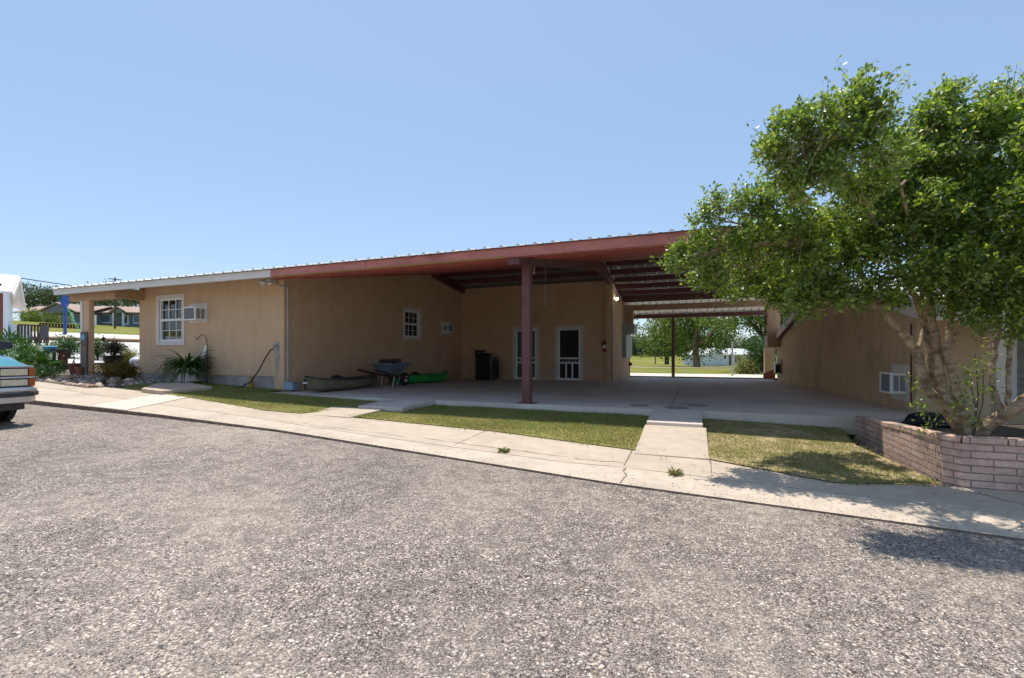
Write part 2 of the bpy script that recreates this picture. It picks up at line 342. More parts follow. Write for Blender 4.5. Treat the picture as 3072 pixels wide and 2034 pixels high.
def lotmat():
    m, n, l, p = nodes('chip_seal')
    tc = n.new('ShaderNodeTexCoord'); p.inputs['Roughness'].default_value = .8; p.inputs['Specular IOR Level'].default_value = .3
    wn = n.new('ShaderNodeTexNoise'); wn.inputs['Scale'].default_value = 30; l.new(tc.outputs['Object'], wn.inputs['Vector'])
    wm = n.new('ShaderNodeMixRGB'); wm.blend_type = 'LINEAR_LIGHT'; wm.inputs[0].default_value = .012
    l.new(tc.outputs['Object'], wm.inputs[1]); l.new(wn.outputs['Color'], wm.inputs[2])
    def stones(scale, cols):
        v = n.new('ShaderNodeTexVoronoi'); v.inputs['Scale'].default_value = scale; l.new(wm.outputs[0], v.inputs['Vector'])
        sp = n.new('ShaderNodeSeparateXYZ'); l.new(v.outputs['Color'], sp.inputs[0])
        r = n.new('ShaderNodeValToRGB'); e = r.color_ramp.elements; r.color_ramp.interpolation = 'CONSTANT'
        while len(e) < len(cols): e.new(.5)
        for i, (q, c) in enumerate(cols): e[i].position = q; e[i].color = (*c, 1)
        l.new(sp.outputs[0], r.inputs[0])
        return v, r
    A = [(0,(.075,.067,.065)),(.17,(.21,.186,.176)),(.37,(.36,.32,.295)),(.53,(.55,.485,.435)),(.70,(.27,.24,.228)),(.79,(.72,.64,.57)),(.92,(.48,.36,.265)),(.955,(.85,.79,.72))]
    v1, r1 = stones(98, A); v2, r2 = stones(155, A)
    ns = n.new('ShaderNodeTexNoise'); ns.inputs['Scale'].default_value = 7; ns.inputs['Detail'].default_value = 4; l.new(tc.outputs['Object'], ns.inputs['Vector'])
    rs = n.new('ShaderNodeValToRGB'); rs.color_ramp.elements[0].position = .44; rs.color_ramp.elements[1].position = .56; l.new(ns.outputs[0], rs.inputs[0])
    mx = n.new('ShaderNodeMixRGB'); l.new(rs.outputs[0], mx.inputs[0]); l.new(r1.outputs[0], mx.inputs[1]); l.new(r2.outputs[0], mx.inputs[2])
    # binder between the stones
    gap = n.new('ShaderNodeMixRGB'); gap.inputs[2].default_value = (.10,.092,.088,1)
    dm = n.new('ShaderNodeMixRGB'); l.new(rs.outputs[0], dm.inputs[0]); l.new(v1.outputs['Distance'], dm.inputs[1]); l.new(v2.outputs['Distance'], dm.inputs[2])
    gr = n.new('ShaderNodeValToRGB'); gr.color_ramp.elements[0].position = .42; gr.color_ramp.elements[1].position = .72; gr.color_ramp.elements[1].color = (.75,.75,.75,1)
    l.new(dm.outputs[0], gr.inputs[0]); l.new(gr.outputs[0], gap.inputs[0]); l.new(mx.outputs[0], gap.inputs[1])
    # scattered larger stones
    v3 = n.new('ShaderNodeTexVoronoi'); v3.inputs['Scale'].default_value = 54; l.new(wm.outputs[0], v3.inputs['Vector'])
    s3 = n.new('ShaderNodeSeparateXYZ'); l.new(v3.outputs['Color'], s3.inputs[0])
    r3 = n.new('ShaderNodeValToRGB'); e3 = r3.color_ramp.elements; r3.color_ramp.interpolation = 'CONSTANT'
    for q_, c_ in ((.30,(.09,.08,.075,1)),(.52,(.45,.39,.34,1)),(.72,(.85,.78,.70,1))): q__ = e3.new(q_); q__.color = c_
    e3[0].color = (.6,.53,.46,1); l.new(s3.outputs[1], r3.inputs[0])
    k3 = n.new('ShaderNodeMath'); k3.operation = 'LESS_THAN'; k3.inputs[1].default_value = .36; l.new(v3.outputs['Distance'], k3.inputs[0])
    k4 = n.new('ShaderNodeMath'); k4.operation = 'GREATER_THAN'; k4.inputs[1].default_value = .66; l.new(s3.outputs[0], k4.inputs[0])
    k5 = n.new('ShaderNodeMath'); k5.operation = 'MULTIPLY'; l.new(k3.outputs[0], k5.inputs[0]); l.new(k4.outputs[0], k5.inputs[1])
    g0 = gap; gap = n.new('ShaderNodeMixRGB'); l.new(k5.outputs[0], gap.inputs[0]); l.new(g0.outputs[0], gap.inputs[1]); l.new(r3.outputs[0], gap.inputs[2])
    # worn, sandy patches
    nb = n.new('ShaderNodeTexNoise'); nb.inputs['Scale'].default_value = .7; nb.inputs['Detail'].default_value = 7; nb.inputs['Roughness'].default_value = .6; l.new(tc.outputs['Object'], nb.inputs['Vector'])
    rb = n.new('ShaderNodeValToRGB'); rb.color_ramp.elements[0].position = .45; rb.color_ramp.elements[1].position = .7; rb.color_ramp.elements[1].color = (.6,.6,.6,1); l.new(nb.outputs[0], rb.inputs[0])
    sd = n.new('ShaderNodeMixRGB'); sd.inputs[2].default_value = (.47,.42,.365,1); l.new(rb.outputs[0], sd.inputs[0]); l.new(gap.outputs[0], sd.inputs[1])
    nl = n.new('ShaderNodeTexNoise'); nl.inputs['Scale'].default_value = .38; nl.inputs['Detail'].default_value = 5; nl.inputs['Roughness'].default_value = .6; l.new(tc.outputs['Object'], nl.inputs['Vector'])
    rl = n.new('ShaderNodeValToRGB'); rl.color_ramp.elements[0].position = .36; rl.color_ramp.elements[1].position = .62; rl.color_ramp.elements[0].color = (.88,.842,.80,1); rl.color_ramp.elements[1].color = (1.15,1.095,1.03,1); l.new(nl.outputs[0], rl.inputs[0])
    ml = n.new('ShaderNodeMixRGB'); ml.blend_type = 'MULTIPLY'; ml.inputs[0].default_value = 1; l.new(sd.outputs[0], ml.inputs[1]); l.new(rl.outputs[0], ml.inputs[2])
    l.new(ml.outputs[0], p.inputs['Base Color'])
    hi = n.new('ShaderNodeMath'); hi.operation = 'MULTIPLY_ADD'; hi.inputs[1].default_value = -1; hi.inputs[2].default_value = 1; l.new(dm.outputs[0], hi.inputs[0])
    bp = n.new('ShaderNodeBump'); bp.inputs['Strength'].default_value = 1; bp.inputs['Distance'].default_value = .012
    l.new(hi.outputs[0], bp.inputs['Height']); l.new(bp.outputs[0], p.inputs['Normal'])
    return m
M['lot'] = lotmat()

# ------------------------------------------------------------------ terrain
KERB = [(-40,6.2),(-16,5.4),(-12.65,5.25),(-8.5,5.18),(-5.7,5.03),(-2.77,4.6),(-.68,4.29),(.78,4.18),(2.03,4.07),(14,3.4)]
STEP = [(-14,.10),(-10,.07),(-6,.035),(-2,.022),(1,.015),(3,.014)]
LOTZ = [(-400,18),(-125,8),(-60,3.0),(-30,.8),(-16,.24),(0,0),(10,-.12),(60,-.4),(400,-1)]
APRZ = [(-400,18),(-125,8.1),(-40,2.3),(-25,1.25),(-20,.93),(-16,.68),(-14.6,.6),(-9.15,.35),(-5,.24),(0,.22),(3,.15),(10,0),(60,-.3),(400,-1)]
BACKZ = [(24,.11),(28,.07),(65,-.37),(95,-.85),(140,.3),(400,9),(700,14)]
def lotz(x): return interp(x, LOTZ)
def zg(x, y):
    k = interp(x, KERB)
    if y <= k: return lotz(x)
    if y < 7.7:
        t = (y-k)/(7.7-k); return (lotz(x)+interp(x, STEP))*(1-t)+interp(x, APRZ)*t
    a = interp(x, APRZ)
    if y < 10 or x < -20: return a
    b = interp(max(y, 24), BACKZ)
    t = min(1, (y-10)/14); q = min(1, max(0, (-x-8)/12))
    b = b*(1-q)+max(a, b)*q
    return a*(1-t)+b*t
def sheet(name, xs, ys, zf, m, kind='structure', label=None, cat=None):
    vs = [(x, y, zf(x, y)) for y in ys for x in xs]; nx = len(xs)
    fs = [(j*nx+i, j*nx+i+1, (j+1)*nx+i+1, (j+1)*nx+i) for j in range(len(ys)-1) for i in range(nx-1)]
    b = MB(); b.add(vs, fs); o = b.build(name, m, smooth=False, fix=False)
    return tag(o, label, cat, kind=kind)
def rng(a, b, n): return [a+(b-a)*i/n for i in range(n+1)]
gx = [-700,-400,-250,-160,-125,-100,-80,-60,-50,-40,-33,-28,-25,-22,-20]+rng(-18,12,30)+[16,20,30,45,60,90,140,220,400,700]
gy = [-300,-120,-50,-20,-8,0]+rng(2,26,24)+[28,32,38,45,55,65,75,85,95,110,140,180,250,400,700,1000]
def zbase(x, y):
    z = zg(x, y)
    if y < 7.8 and -19 < x < 16: return min(z, lotz(x))-.12
    if y < 26 and -19 < x < 16: return z-.12
    if y < 7.8: return z-.1
    return z
sheet('ground', gx, gy, zbase, M['field'], label='wide grassy ground running out to the far trees', cat='ground')
lx = [-60,-40,-30,-22]+rng(-18,12,60)+[20,40]
b = MB(); cols = []
for x in lx:
    k = interp(x, KERB)-.002; cols.append([(x, y, lotz(x)) for y in (-50,-20,-8,-2,0,1,2,3,k)])
b.loft(cols, closed=False)
tag(b.build('parking_lot', M['lot'], fix=False), 'speckled grey chip-seal parking lot in the foreground', 'parking lot', kind='structure')

def zl_(x, y, off): return zg(x, y)+off
def strip(name, A, B, off, m, label, cat, nx=70, ny=5, skirt=.12, kind='structure', jag=False, face=None):
    """a slab lying between polylines A (near) and B (far), both y as function of x"""
    x0 = max(A[0][0], B[0][0]); x1 = min(A[-1][0], B[-1][0]); mb = MB(); secs = []
    for x in rng(x0, x1, nx):
        a = interp(x, A); c = interp(x, B)
        ys = rng(a, c, ny)
        jit = .004*math.sin(x*9.1)+.003*math.sin(x*23.7) if jag else 0
        ring = [(x, a+jit, zg(x, a+.003)+off-skirt)]+[(x, y, zg(x, y if i else a+.003)+off) for i, y in enumerate(ys)]+[(x, c, zg(x, c)+off-skirt)]
        secs.append(ring)
    mb.loft(secs, closed=False)
    if face: k_ = ny+2; mb.m = [1 if i % k_ == 0 else 0 for i in range(len(mb.f))]
    for cr in CRACKS.get(name, []):
        pts = cr; vs = []
        for i, (x, y, w_) in enumerate(pts):
            q = pts[min(i+1, len(pts)-1)]; p = pts[max(i-1, 0)]; dx, dy = q[0]-p[0], q[1]-p[1]; L_ = math.hypot(dx, dy); nx_, ny_ = -dy/L_*w_, dx/L_*w_
            vs += [(x-nx_, y-ny_, zg(x-nx_, y-ny_)+off+.004), (x+nx_, y+ny_, zg(x+nx_, y+ny_)+off+.004)]
        mb.add(vs, [(2*i, 2*i+2, 2*i+3, 2*i+1) for i in range(len(pts)-1)], 1)
    return tag(mb.build(name, [m, face or M['dirt']], fix=True), label, cat, kind=kind)
def crack(x0, y0, x1, y1, w_, seed, n=24, wob=.012):
    rg = random.Random(seed); L_ = math.hypot(x1-x0, y1-y0); nx_, ny_ = -(y1-y0)/L_, (x1-x0)/L_; o = 0; out = []
    for i in range(n+1):
        o = o*.75+rg.gauss(0, wob); f = i/n; out.append((x0+(x1-x0)*f+nx_*o, y0+(y1-y0)*f+ny_*o, w_*rg.uniform(.25,1.3)))
    return out
CRACKS = {'sidewalk': [crack(-.66,4.87,-.66,5.55,.006,1,8,.002), crack(.17,4.80,.165,5.4,.006,2,8,.002), crack(-6.3,5.56,-3.6,5.27,.004,3), crack(-3.4,5.25,-1.3,4.98,.005,4), crack(-1.2,4.97,-.68,4.93,.005,5), crack(-2.75,5.05,-2.72,5.92,.004,6,8,.002), crack(-5.6,5.5,-5.62,6.1,.004,7,8,.003), crack(-8.5,5.9,-8.4,6.4,.004,8,8,.003), crack(2.6,4.62,2.15,5.1,.005,9,14,.02), crack(-11.6,6.3,-11.4,7.3,.005,10,8,.003)],
 'kerb': [crack(-.63,4.31,-.62,4.78,.007,11,10,.010), crack(2.0,4.2,2.4,4.5,.004,12,10,.01), crack(-7.5,5.15,-7.45,5.62,.004,13,8,.003)]}
JOINT = [(-16.5,6.3),(-13,6.15),(-10.4,5.92),(-6.7,5.56),(-3.55,5.07),(-1.25,4.78),(-.62,4.80),(.8,4.68),(2.3,4.55),(14,3.95)]
JOINT2 = [(x, y+.014) for x, y in JOINT]
GRASSY = [(-16.5,6.72),(-14.4,6.62),(-13.38,6.55),(-13.05,6.8),(-12.7,6.85),(-12.2,6.80),(-10.2,6.66),(-7.2,6.16),(-6.4,6.16),(-4.3,6.14),(-2.53,5.95),(-1.5,5.72),(-.71,5.58),(.17,5.42),(1.19,4.99),(2.1,5.22),(2.7,5.25),(14,5.1)]
strip('kerb', KERB[1:], JOINT, 0, M['concrete_kerb'], 'pale concrete kerb edging the parking lot', 'kerb', nx=160, ny=3, jag=True, face=M['dirt'])
strip('sidewalk', JOINT2, GRASSY, 0, M['concrete'], 'sunlit beige concrete sidewalk running along the lawns', 'sidewalk')
# new concrete patch across kerb and walk
pp = [sight(x, y, z=z) for x, y, z in ((250,1233,.16),(342,1243,.16),(572,1196,.28),(480,1190,.29))]
for q_ in pp[:2]: q_.y = interp(q_.x, KERB)+.012
b = MB(); g = []
for i in range(9):
    a = pp[0].lerp(pp[3], i/8); c = pp[1].lerp(pp[2], i/8)
    g.append([(*(a.lerp(c, j/4)).xy, zg(*(a.lerp(c, j/4)).xy)+.008) for j in range(5)])
b.loft(g, closed=False)
tag(b.build('concrete_patch', M['concrete_new'], fix=False), 'whiter new concrete strip let into the sidewalk', 'concrete patch', kind='structure')

# slab of the carport
def zs(y): return .34-.0127*(y-7.7)
b = MB(); secs = []
for x in (-9.15, -6, -3, 0, 3.2):
    secs.append([(x, 7.7, .1)]+[(x, y, zs(y)) for y in (7.7,10,13,16,19,22,23.2)]+[(x, 23.2, -.1)])
b.loft(secs, closed=False)
for x0_, y0_, x1_, y1_ in ((-2.84,15.6,-.35,15.6),(-.35,12.6,-.35,15.6),(-9.1,12.6,3.1,12.6),(-5.9,7.72,-5.9,12.6),(-.35,7.72,-.35,12.6)):
    dx_, dy_ = (0, .006) if y0_ == y1_ else (.006, 0)
    b.add([(x0_-dx_,y0_-dy_,zs(y0_-dy_)+.004),(x1_+dx_,y1_-dy_ if y0_ == y1_ else y0_-dy_,zs(y1_-dy_ if y0_ == y1_ else y0_)+.004),(x1_+dx_,y1_+dy_,zs(y1_+dy_)+.004),(x0_-dx_,y0_+dy_ if y0_ == y1_ else y1_,zs(y0_+dy_ if y0_ == y1_ else y1_)+.004)], [(0,1,2,3)], 1)
tag(b.build('carport_slab', [M['slab'], M['dirt']], fix=True), 'stained concrete floor slab under the carport roof', 'floor slab', kind='structure')
# ramps / paths
def path(name, x0, x1, y0, y1, z0, z1, m, label, skew=0, th=.16):
    mb = MB(); mb.hexa([(x0+skew,y0,z0-th),(x1+skew,y0,z0-th),(x1,y1,z1-th),(x0,y1,z1-th)], [(x0+skew,y0,z0),(x1+skew,y0,z0),(x1,y1,z1),(x0,y1,z1)])
    return tag(mb.build(name, m, bevel=.006), label, 'path', kind='structure')
path('path', -.60, .12, 6.62, 7.695, .285, .343, M['slab'], 'grey ramp slab leading up to the carport beside the brick planter')
path('path', -.62, .16, 5.36, 6.612, zg(-.2,5.36)+.012, .245, M['concrete'], 'short beige path from the sidewalk up to the grey ramp')
path('path', -5.55, -4.60, 6.80, 7.695, .285, .343, M['slab'], 'grey ramp slab beside the kayak end of the carport', skew=-.12)
path('path', -6.2, -5.1, 6.10, 6.792, zg(-5.6,6.1)+.012, .25, M['concrete'], 'short beige path between the two lawns', skew=-.15)

# lawns
LAWNS = [
 ([(-12.45,6.78),(-10.2,6.62),(-8.5,6.40),(-7.2,6.11),(-6.35,6.11),(-5.75,6.75),(-5.5,7.69),(-9.15,7.69),(-9.15,8.33),(-12.35,8.33),(-12.5,7.6),(-12.75,7.0)], 'strip of lawn below the sunlit front wall', 6500),
 ([(-5.42,6.22),(-4.3,6.09),(-2.53,5.91),(-1.5,5.68),(-.61,5.50),(-.60,6.6),(-.59,7.69),(-4.60,7.69),(-5.0,6.85)], 'wedge of lawn between the two paths', 8000),
 ([(.11,6.0),(.14,5.38),(1.19,4.95),(2.06,5.20),(1.98,5.7),(1.80,6.6),(1.9,7.68),(.11,7.69)], 'dry patchy lawn beside the brick planter', 7001)]
def inside(p, poly):
    c = False; n = len(poly)
    for i in range(n):
        x1, y1 = poly[i]; x2, y2 = poly[i-1]
        if (y1 > p[1]) != (y2 > p[1]) and p[0] < (x2-x1)*(p[1]-y1)/(y2-y1)+x1: c = not c
    return c
def vn(x, y): return math.sin(x*2.3+1.3*math.sin(y*1.7))*math.sin(y*2.9+math.sin(x*3.1))
for poly, lab, dens in LAWNS:
    import bmesh
    bm = bmesh.new(); bm.faces.new([bm.verts.new((x, y, 0)) for x, y in poly])
    bmesh.ops.triangulate(bm, faces=bm.faces)
    bmesh.ops.subdivide_edges(bm, edges=bm.edges, cuts=5, use_grid_fill=True)
    for v in bm.verts: v.co.z = zg(v.co.x, v.co.y)+.012
    me = bpy.data.meshes.new('lawn'); bm.to_mesh(me); bm.free(); me.materials.append(M['dry_lawn'] if dens == 7001 else M['lawn'])
    o = bpy.data.objects.new('lawn', me); C.objects.link(o); tag(o, lab, 'lawn', kind='structure')
    rg = random.Random(len(poly)); xs = [p[0] for p in poly]; ys = [p[1] for p in poly]
    area = abs(sum(poly[i-1][0]*poly[i][1]-poly[i][0]*poly[i-1][1] for i in range(len(poly))))/2
    V = []; Fc = []; n = int(area*dens)
    while n > 0:
        x = rg.uniform(min(xs)-.05, max(xs)+.05); y = rg.uniform(min(ys)-.05, max(ys)); n -= 1
        jx = x+rg.gauss(0,.045)+.045*vn(x*5,y*5); jy = y+rg.gauss(0,.045)+.05*vn(x*4+3,y*4)
        if not inside((jx, jy), poly): continue
        thin = vn(x, y)
        if dens == 7001 and rg.random() < .62+.8*thin: continue
        h = rg.uniform(.010,.036)*(1+.4*thin); a = rg.uniform(0, 6.28); wd = rg.uniform(.0022,.0048); ln = rg.uniform(.3,1.6)*h; b2 = rg.uniform(0, 6.28)
        z = zg(x, y)+.008; o = len(V)
        dx, dy = math.cos(a)*wd, math.sin(a)*wd; ex, ey = math.cos(b2)*ln, math.sin(b2)*ln
        V += [(x-dx,y-dy,z),(x+dx,y+dy,z),(x+ex*.5+dx*.6,y+ey*.5+dy*.6,z+h*.7),(x+ex,y+ey,z+h),(x+ex*.5-dx*.6,y+ey*.5-dy*.6,z+h*.7)]
        Fc += [(o,o+1,o+2,o+4),(o+4,o+2,o+3)]
    me = bpy.data.meshes.new('grass'); me.from_pydata(V, [], Fc); me.materials.append(M['grass'])
    o = bpy.data.objects.new('grass', me); C.objects.link(o); tag(o, 'short mown grass blades on the '+lab, 'grass', kind='stuff')
# bed of stones at the left corner
bed = [(-17,6.76),(-15.85,6.71),(-14.42,6.61),(-13.38,6.54),(-13.04,6.81),(-12.76,6.95),(-12.5,7.6),(-12.36,8.33),(-14.6,8.33),(-16.8,10.5),(-19,10.5),(-19,7.5)]
b = MB(); b.add([(x, y, 0) for x, y in bed], [tuple(range(len(bed)))])
import bmesh as _bm
bm = _bm.new(); bm.faces.new([bm.verts.new((x, y, 0)) for x, y in bed]); _bm.ops.triangulate(bm, faces=bm.faces); _bm.ops.subdivide_edges(bm, edges=bm.edges, cuts=4, use_grid_fill=True)
for v in bm.verts: v.co.z = zg(v.co.x, v.co.y)+.012
b = MB(); bm.verts.index_update(); b.add([tuple(v.co) for v in bm.verts], [tuple(v.index for v in f.verts) for f in bm.faces]); bm.free()
tag(b.build('flower_bed', M['soil']), 'stony planting bed at the far left corner of the house', 'flower bed', kind='structure')
# loose chippings on the lot
def pebbles(name, spots, label):
    V = []; Fc = []; oct_ = [(0,0,1),(1,0,0),(0,1,0),(-1,0,0),(0,-1,0),(0,0,-1)]
    fo = [(0,1,2),(0,2,3),(0,3,4),(0,4,1),(5,2,1),(5,3,2),(5,4,3),(5,1,4)]
    rg = random.Random(3)
    for x, y, z, r in spots:
        o = len(V); a = rg.uniform(0, 6.28); e = rg.uniform(.6,1.3); f = rg.uniform(.5,.9); ca, sa = math.cos(a), math.sin(a)
        for p in oct_:
            q = rg.uniform(.8,1.2); px, py = p[0]*r*e*q, p[1]*r*q
            V.append((x+px*ca-py*sa, y+px*sa+py*ca, z+p[2]*r*f))
        Fc += [tuple(i+o for i in t) for t in fo]
    me = bpy.data.meshes.new(name); me.from_pydata(V, [], Fc); me.materials.append(M['pebble'])
    o = bpy.data.objects.new(name, me); C.objects.link(o); return tag(o, label, 'gravel', kind='stuff')
rg = random.Random(11); sp = []
for _ in range(30000):
    d = 1.5+8*rg.random()**2.0; u = rg.uniform(-1.25, 1.25)
    x = d*(-sn+u*cs); y = d*(cs+u*sn)
    if y > interp(x, KERB)-.02: continue
    r = rg.uniform(.0025,.0062) if rg.random() < .95 else rg.uniform(.006,.0105)
    sp.append((x, y, lotz(x)+r*.25, r))
for _ in range(1500):
    x = rg.uniform(-11, 4); k = interp(x, KERB); y = k+abs(rg.gauss(0, .10))
    sp.append((x, y, zg(x, y+.004)+.002, rg.uniform(.002,.0055)))
pebbles('gravel', sp, 'loose pale chippings scattered over the parking lot')
rg = random.Random(12); sp = []
while len(sp) < 1500:
    x = rg.uniform(-17,-12.3); y = rg.uniform(6.55, 8.3)
    if inside((x, y), bed): sp.append((x, y, zg(x, y)+.02, rg.uniform(.015,.05)))
tag(pebbles('gravel', sp, 'pale stones covering the corner bed'), 'pale stones covering the corner bed', 'gravel', kind='stuff')

V = []; Fc = []; rg = random.Random(31)
for _ in range(420):
    x = rg.gauss(1.6, 1.3); y = rg.gauss(4.9, .8)
    if x > 2.05 and y > 5.1 or x < -2 or y > 7.6: continue
    z = (lotz(x) if y < interp(x, KERB) else zg(x, y)+.014)+.008; a = rg.uniform(0, 6.28); l = rg.uniform(.010,.022); w_ = l*.3; o = len(V); ca, sa = math.cos(a), math.sin(a)
    for p, q, h in ((-l,0,.0),(0,-w_,.004),(l,0,rg.uniform(.002,.010)),(0,w_,.004)): V.append((x+p*ca-q*sa, y+p*sa+q*ca, z+h))
    Fc.append((o,o+1,o+2,o+3))
me = bpy.data.meshes.new('leaf_litter'); me.from_pydata(V, [], Fc); me.materials.append(M['litter'])
o = bpy.data.objects.new('leaf_litter', me); C.objects.link(o); tag(o, 'fallen brown leaves scattered on the walk in front of the planter', 'leaves', kind='stuff')

# ------------------------------------------------------------------ house + carport (one building)
def deck(y): return 3.04+.18*(y-7.3) if y <= 15 else 4.426-.132*(y-15)
XL, XR, YF, YB = -16.5, 3.0, 7.3, 24.3
house = thing('carport_house', 'long tan stucco house with a low metal roof spanning an open carport', 'house', (-9.15, 8.34, .35))
# wall with openings; axis 'x' = runs along X at plane y, axis 'y' = runs along Y at plane x
def wall(name, axis, plane, th, a0, a1, zb, ztop, holes, m, parent, breaks=()):
    mb = MB()
    def P(a, o, z): return (a, plane+o, z) if axis == 'x' else (plane+o, a, z)
    cuts = sorted(set([a0, a1]+[h[0] for h in holes]+[h[1] for h in holes]+list(breaks)))
    for p, q in zip(cuts, cuts[1:]):
        hs = [h for h in holes if h[0] <= p+1e-6 and h[1] >= q-1e-6]
        segs = []; lo = zb
        for h in sorted(hs, key=lambda h: h[2]):
            if h[2] > lo: segs.append((lo, lo, h[2], h[2]))
            lo = h[3]
        segs.append((lo, lo, ztop(p), ztop(q)))
        for s0, s1, t0, t1 in segs:
            for o in (0, th): mb.add([P(p,o,s0), P(q,o,s1), P(q,o,t1), P(p,o,t0)], [(0,1,2,3)])
        mb.add([P(p,0,ztop(p)), P(q,0,ztop(q)), P(q,th,ztop(q)), P(p,th,ztop(p))], [(0,1,2,3)])
    for h in holes:
        c = [(h[0],h[2]),(h[1],h[2]),(h[1],h[3]),(h[0],h[3])]
        for i in range(4):
            (a, z), (e, f) = c[i], c[(i+1) % 4]
            mb.add([P(a,0,z), P(e,0,f), P(e,th,f), P(a,th,z)], [(0,1,2,3)])
    for a in (a0, a1): mb.add([P(a,0,zb), P(a,th,zb), P(a,th,ztop(a)), P(a,0,ztop(a))], [(0,1,2,3)])
    return mb.build(name, m, parent, fix=False)
top = lambda y: deck(y)-.04
WF = (-13.73,-12.79,1.585,2.75)     # front window opening
wall('wall', 'x', 8.34, .2, -14.6, -9.46, .69, lambda x: 3.19, [WF], M['stucco'], house)
b = MB(); b.box(-14.58,-9.46,8.36,8.54,-.1,.69); b.build('foundation', M['foundation'], house)
b = MB(); b.prism([(-9.46,8.337,1.52),(-9.3,8.337,1.53),(-9.28,8.337,1.2),(-9.33,8.337,.85),(-9.37,8.337,.6),(-9.41,8.337,.95),(-9.45,8.337,1.15)],(0,.004,0)); b.build('plaster_patch', M['foundation'], house)
b = MB(); b.box(-9.459,-9.15,8.34,8.54,.2,3.19); b.build('wall', M['stucco'], house)
WL = (13.33,14.23,1.845,2.737)
wall('wall', 'y', -9.15, -.2, 8.541, 17.5, .1, top, [WL], M['stucco'], house, breaks=(15,))
DL = (-6.72,-5.80); DR = (-4.94,-4.02); DT = 2.25
wall('wall', 'x', 17.5, .2, -9.15, -2.86, .05, lambda x: 4.02, [(DL[0],DL[1],.05,DT),(DR[0],DR[1],.05,DT)], M['stucco'], house)
b = MB(); b.hexa([(-3.02,17.32,.05),(-2.86,17.32,.05),(-2.86,22.9,.02),(-3.02,22.9,.02)], [(-3.02,17.32,top(17.32)-.04),(-2.86,17.32,top(17.32)-.04),(-2.86,22.9,top(22.9)-.04),(-3.02,22.9,top(22.9)-.04)])
b.build('wall', M['stucco'], house)
wall('wall', 'y', -14.6, .2, 8.541, 22.7, .1, top, [], M['stucco'], house, breaks=(15,))
b = MB(); b.box(-14.6,-3.021,22.7,22.9,0,3.3); b.build('wall', M['stucco'], house)
# roof sheet: ribbed
def roofsheet(x0, x1, ya, yb, zfun, pitch=.305, rib=.036, steps=2):
    mb = MB(); prof = []; x = x0
    while x < x1-.01:
        prof += [(x,0),(x+.02,rib),(x+.055,rib),(x+.085,0),(x+.165,0),(x+.175,.008),(x+.195,.008),(x+.205,0)]; x += pitch
    prof.append((x1,0))
    secs = []
    for i in range(steps+1):
        y = ya+(yb-ya)*i/steps; secs.append([(p, y, zfun(y)+q) for p, q in prof])
    mb.loft(secs, closed=False); return mb
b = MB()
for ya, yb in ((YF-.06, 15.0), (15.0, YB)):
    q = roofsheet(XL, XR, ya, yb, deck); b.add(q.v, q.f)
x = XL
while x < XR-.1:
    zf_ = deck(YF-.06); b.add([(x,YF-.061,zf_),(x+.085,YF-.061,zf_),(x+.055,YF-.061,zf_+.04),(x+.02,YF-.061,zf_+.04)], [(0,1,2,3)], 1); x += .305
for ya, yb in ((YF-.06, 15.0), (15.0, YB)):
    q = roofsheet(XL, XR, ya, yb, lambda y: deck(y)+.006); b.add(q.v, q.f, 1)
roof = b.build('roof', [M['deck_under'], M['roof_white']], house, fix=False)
b = MB()
b.hexa([(XL,14.8,deck(14.8)+.045),(XR,14.8,deck(14.8)+.045),(XR,15.2,deck(15.2)+.045),(XL,15.2,deck(15.2)+.045)],[(XL,14.8,deck(14.8)+.052),(XR,14.8,deck(14.8)+.052),(XR,15.2,deck(15.2)+.06),(XL,15.2,deck(15.2)+.06)])
b.build('ridge_cap', M['roof_white'], roof)
# fascia
b = MB(); b.box(XL,-8.4,YF,YF+.05,2.875,3.03); b.box(XL-.03,XL,YF,YF+.4,2.9,3.03); b.build('fascia', M['fascia_white'], house)
b = MB(); xs_ = [-8.398,-5.9,-2.86,.2,XR]
for p, q in zip(xs_, xs_[1:]): b.box(p, q-.006, YF+(.004 if p in xs_[1::2] else 0), YF+.05, 2.87, 3.03)
b.box(-3.0,-2.72,YF-.006,YF,2.872,3.028)
b.add([(-8.398,YF+.05,2.87),(XR,YF+.05,2.87),(XR,YF+.16,2.875),(-8.398,YF+.16,2.875)], [(0,1,2,3)])
b.build('fascia', M['red_fascia'], house)
b = MB(); b.tube([(-8.3,YF-.012,2.872),(-3.0,YF-.012,2.872)], .011, 6); b.build('conduit', M['yellow'], house)
# purlins
def purlin(mb, y, x0, x1, zoff=0, h=.2, t=.05, fl=.06):
    z = deck(y)-.004; s = 1 if y < 15 else -1
    mb.box(x0, x1, y-.006, y+.006, z-h, z-.01); mb.box(x0, x1, y+.006, y+fl, z-h, z-h+.012); mb.box(x0, x1, y-fl, y-.006, z-.024, z-.012)
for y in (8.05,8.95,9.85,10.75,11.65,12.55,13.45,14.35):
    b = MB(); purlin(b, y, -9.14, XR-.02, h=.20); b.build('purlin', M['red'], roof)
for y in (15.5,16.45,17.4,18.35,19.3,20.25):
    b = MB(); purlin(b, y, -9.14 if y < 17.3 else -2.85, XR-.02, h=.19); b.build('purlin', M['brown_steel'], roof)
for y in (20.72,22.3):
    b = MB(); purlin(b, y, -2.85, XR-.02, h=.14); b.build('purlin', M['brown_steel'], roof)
b = MB(); b.box(-3.2, XR+.2, 24.0, 24.14, deck(24)-.19, deck(24)-.01); b.build('eave_beam', M['brown_steel'], house)
